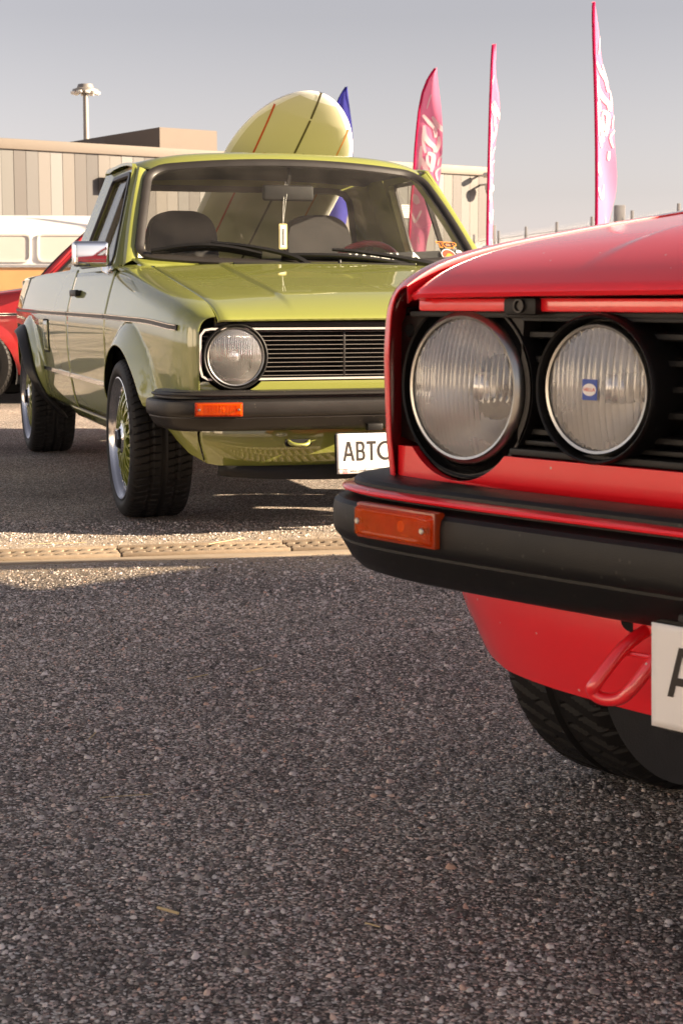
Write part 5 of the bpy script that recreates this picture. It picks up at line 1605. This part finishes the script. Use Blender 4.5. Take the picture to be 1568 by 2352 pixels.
def van():
    c = at(90, 600, 26.0); root = empty('camper_van', (-5.35, 27.2, 0), R(4)); root.scale = (1, 1, 1.05); tag(root, 'white and orange camper van parked left behind the red car', 'van')
    # body cross section swept along x
    def sec(k, z0, z1):
        pts = [(-.86, z0), (-.87, .7), (-.86, 1.20), (-.80, 1.62), (-.70, 1.82), (-.45, 1.95), (0, 1.99)]
        pts = [p for p in pts if z0 <= p[1] <= z1]
        return pts
    def hull(z0, z1, nm, mat):
        ring = [(-.86, .36), (-.87, .7), (-.865, 1.10), (-.86, 1.22), (-.80, 1.62), (-.72, 1.80), (-.56, 1.91), (-.3, 1.965), (0, 1.98)]
        ring = ring + [(-y, z) for y, z in ring[-2::-1]]
        ring = [(y, min(max(z, z0), z1)) for y, z in ring]
        P = []
        for t in np.linspace(-1, 1, 41):
            x = t * 2.2; e = (1 - abs(t) ** 9) ** .35 if abs(t) < 1 else .0
            e = .80 + .20 * e
            P.append([(x * (1 - .045 * max(0, (z - 1.2) / .8)), y * e, z - .04 * (abs(t) ** 6) * (z > 1.7)) for y, z in ring])
        m = MB().grid(np.array(P)); b0 = len(P[0]); nv = len(m.v)
        m.f.append(tuple(range(b0))); m.f.append(tuple(range(nv - b0, nv))[::-1])
        return m.build(nm, mat, root, solid=0)
    hull(.36, 1.20, 'lower_body', 'van_orange'); hull(1.2, 2.0, 'upper_body', 'van_white')
    for x0, x1 in ((-2.02, -1.42), (-1.30, -.48), (-.36, .46), (.58, 1.40), (1.5, 2.0)):
        pl = roundpoly([(x0, 1.27), (x1, 1.27), (x1, 1.66), (x0, 1.66)], .07)
        f_ = lambda a_, b_: (a_, -(.868 - (b_ - 1.22) * .15), b_)
        w_ = MB().prism(pl, f_, (0, .01, 0)).build('window', 'van_window', root, smooth=False)
        MB().sweep([(a_, -(.872 - (b_ - 1.22) * .15), b_) for a_, b_ in resample(pl, 40)], [(-.014, -.01), (.014, -.01), (.014, .01), (-.014, .01)], up=(0, -1, 0), closed=True).build('window_frame', 'white_plastic', w_)
    m = MB(); m.sweep([(-2.22, -.874, 1.2), (2.2, -.874, 1.2)], [(-.012, -.02), (.012, -.02), (.012, .02), (-.012, .02)]); m.build('belt_trim', 'chrome_soft', root)
    for x in (-1.35, 1.1):
        for s in (-1, 1):
            w_ = ob('wheel', WHEEL['tyre2'], root, (x, s * .80, .31)); w_.scale = (1.1, 1, 1.1)
            w_.rotation_euler = (0, 0, math.pi if s > 0 else 0); ob('rim', WHEEL['rim2'], w_)
    m = MB(); m.box((-2.26, 0, .45), (.10, 1.7, .16), .03); m.build('bumper', 'chrome_soft', root)
    m = MB(); m.box((2.26, 0, .45), (.10, 1.7, .16), .03); m.build('bumper', 'chrome_soft', root)
van()

# dry straws on the asphalt
def ground_at(vx, vy):
    a_, b_ = (vx - 784) / FPX, (1176 - vy) / FPX
    r = np.array([a_, math.cos(CP) + b_ * math.sin(CP), -math.sin(CP) + b_ * math.cos(CP)])
    return np.array([0, 0, CH]) + r * (-CH / r[2])
for (x0, y0), (x1, y1), lab in (((205, 1705), (220, 1690), 'short dry straw in the shade left of centre'), ((432, 1565), (478, 1555), 'bent dry straw on the shaded asphalt below the pickup'), ((566, 1550), (602, 1540), 'thin dry straw right of the bent one'), ((362, 2094), (410, 2108), 'thick dry straw lying alone in the near foreground'), ((838, 2130), (872, 2139), 'straw fragment near the bottom right of the asphalt'), ((230, 1840), (350, 1832), 'long hair thin grass stalk on the shaded asphalt'),
                                ((60, 1262), (200, 1258), 'long straw lying on the drain grate at left'), ((480, 1262), (560, 1247), 'straw across the drain grate before the bumper')):
    p, q = ground_at(x0, y0), ground_at(x1, y1)
    th = .0010 if 'thick' not in lab else .0018
    if 'hair' in lab: th = .0006
    mid = (p + q) / 2 + np.array([.0, .0004, .0])
    z = .0055 if y0 > 1300 else .016
    o = np.array([*(((p + q) / 2)[:2]), 0])
    m = MB().tube(cat([p - o + [0, 0, z], mid - o + [0, 0, z], q - o + [0, 0, z]], 5), th, 6)
    tag(m.build('dry_straw', 'straw', loc=tuple(o)), lab, 'straw', 'dry straws on the asphalt')

# added unseen marquees left and behind: sunlit canvas bounces light into shade and lamps
cloth_mat('canvas', (.74, .70, .64), .12)
def marquee(x, y, w, dpt, lab):
    root = empty('bounce_marquee', (x, y, 0)); tag(root, lab, 'tent', 'added unseen marquees bouncing light from the left')
    hw, h1, h2 = w / 2, 2.7, 4.3
    for yy in (-hw, hw):
        for xx in (-dpt, 0): MB().tube([(xx, yy, 0), (xx, yy, h1)], .04, 8).build('tent_pole', 'lamp_metal', root)
    c = (-dpt / 2, 0, h2)
    cor = [(.1, -hw - .1, h1), (.1, hw + .1, h1), (-dpt - .1, hw + .1, h1), (-dpt - .1, -hw - .1, h1)]
    m = MB()
    for i in range(4):
        a, b = np.array(cor[i]), np.array(cor[(i + 1) % 4]); P = []
        for u in np.linspace(0, 1, 7):
            e = a + (b - a) * u; P.append([tuple(e + (np.array(c) - e) * t - np.array([0, 0, .5 * t * (1 - t)])) for t in np.linspace(0, 1, 7)] )
        m.grid(np.array(P))
    m.build('canopy', 'canvas', root, solid=.01, offset=0)
    for yy in np.linspace(-hw, hw, 4)[:-1]:
        P = [[(.04 * math.sin(3 * yv + z), yv, z) for z in np.linspace(.05, h1, 6)] for yv in np.linspace(yy + .02, yy + w / 3 - .02, 8)]
        MB().grid(np.array(P)).build('wall_sheet', 'canvas', root, solid=.01, offset=0)
for k, (x, y) in enumerate(((-10.5, 1.0), (-10.0, -5.2), (-9.0, -11.4))):
    marquee(x, y, 5.8, 5.0, ('added white marquee bouncing light, nearest the pickup at left, out of the frame', 'added white marquee bouncing light, middle of the row at left, out of the frame', 'added unseen white marquee bouncing light, farthest behind the camera at left')[k])

# trees beyond the left edge, which the pickup's doors mirror
def tree(x, y, h, lab):
    root = empty('lot_tree', (x, y, 0)); tag(root, lab, 'tree', 'trees along the left side of the lot')
    m = MB(); m.tube(cat([(0, 0, 0), (.05, .03, h * .3), (-.05, .02, h * .6)], 5), .16, 8, scale=np.linspace(1.2, .5, 11))
    for k in range(6):
        a = k * 1.05; m.tube([(0, 0, h * (.3 + .04 * k)), (math.cos(a) * h * .2, math.sin(a) * h * .2, h * (.55 + .04 * k))], .05, 6)
    m.build('trunk', 'bark', root)
    V, F = [], []
    cl = [(random.gauss(0, h * .17), random.gauss(0, h * .17), h * random.uniform(.4, .95)) for _ in range(26)]
    for _ in range(2600):
        c = random.choice(cl); p = np.array(c) + rng.normal(0, h * .055, 3)
        u = rng.normal(0, 1, 3); u /= np.linalg.norm(u); v = np.cross(u, rng.normal(0, 1, 3)); v /= np.linalg.norm(v) + 1e-6
        b_ = len(V); V += [tuple(p - u * .11), tuple(p + v * .06), tuple(p + u * .11), tuple(p - v * .06)]; F.append((b_, b_ + 1, b_ + 2, b_ + 3))
    MB().add(V, F).build('crown', 'leaf', root, smooth=False, fixn=False)
for x, y, h, lab in ((-24, 3, 6.0, 'bushy tree left of the lot nearest the camera'), (-27, 9, 7.5, 'tall tree left of the lot in the middle'), (-25, 16, 5.5, 'low round tree left of the lot farthest away'), (-30, -3, 7.0, 'tree left of the lot behind the camera')):
    tree(x, y, h, lab)
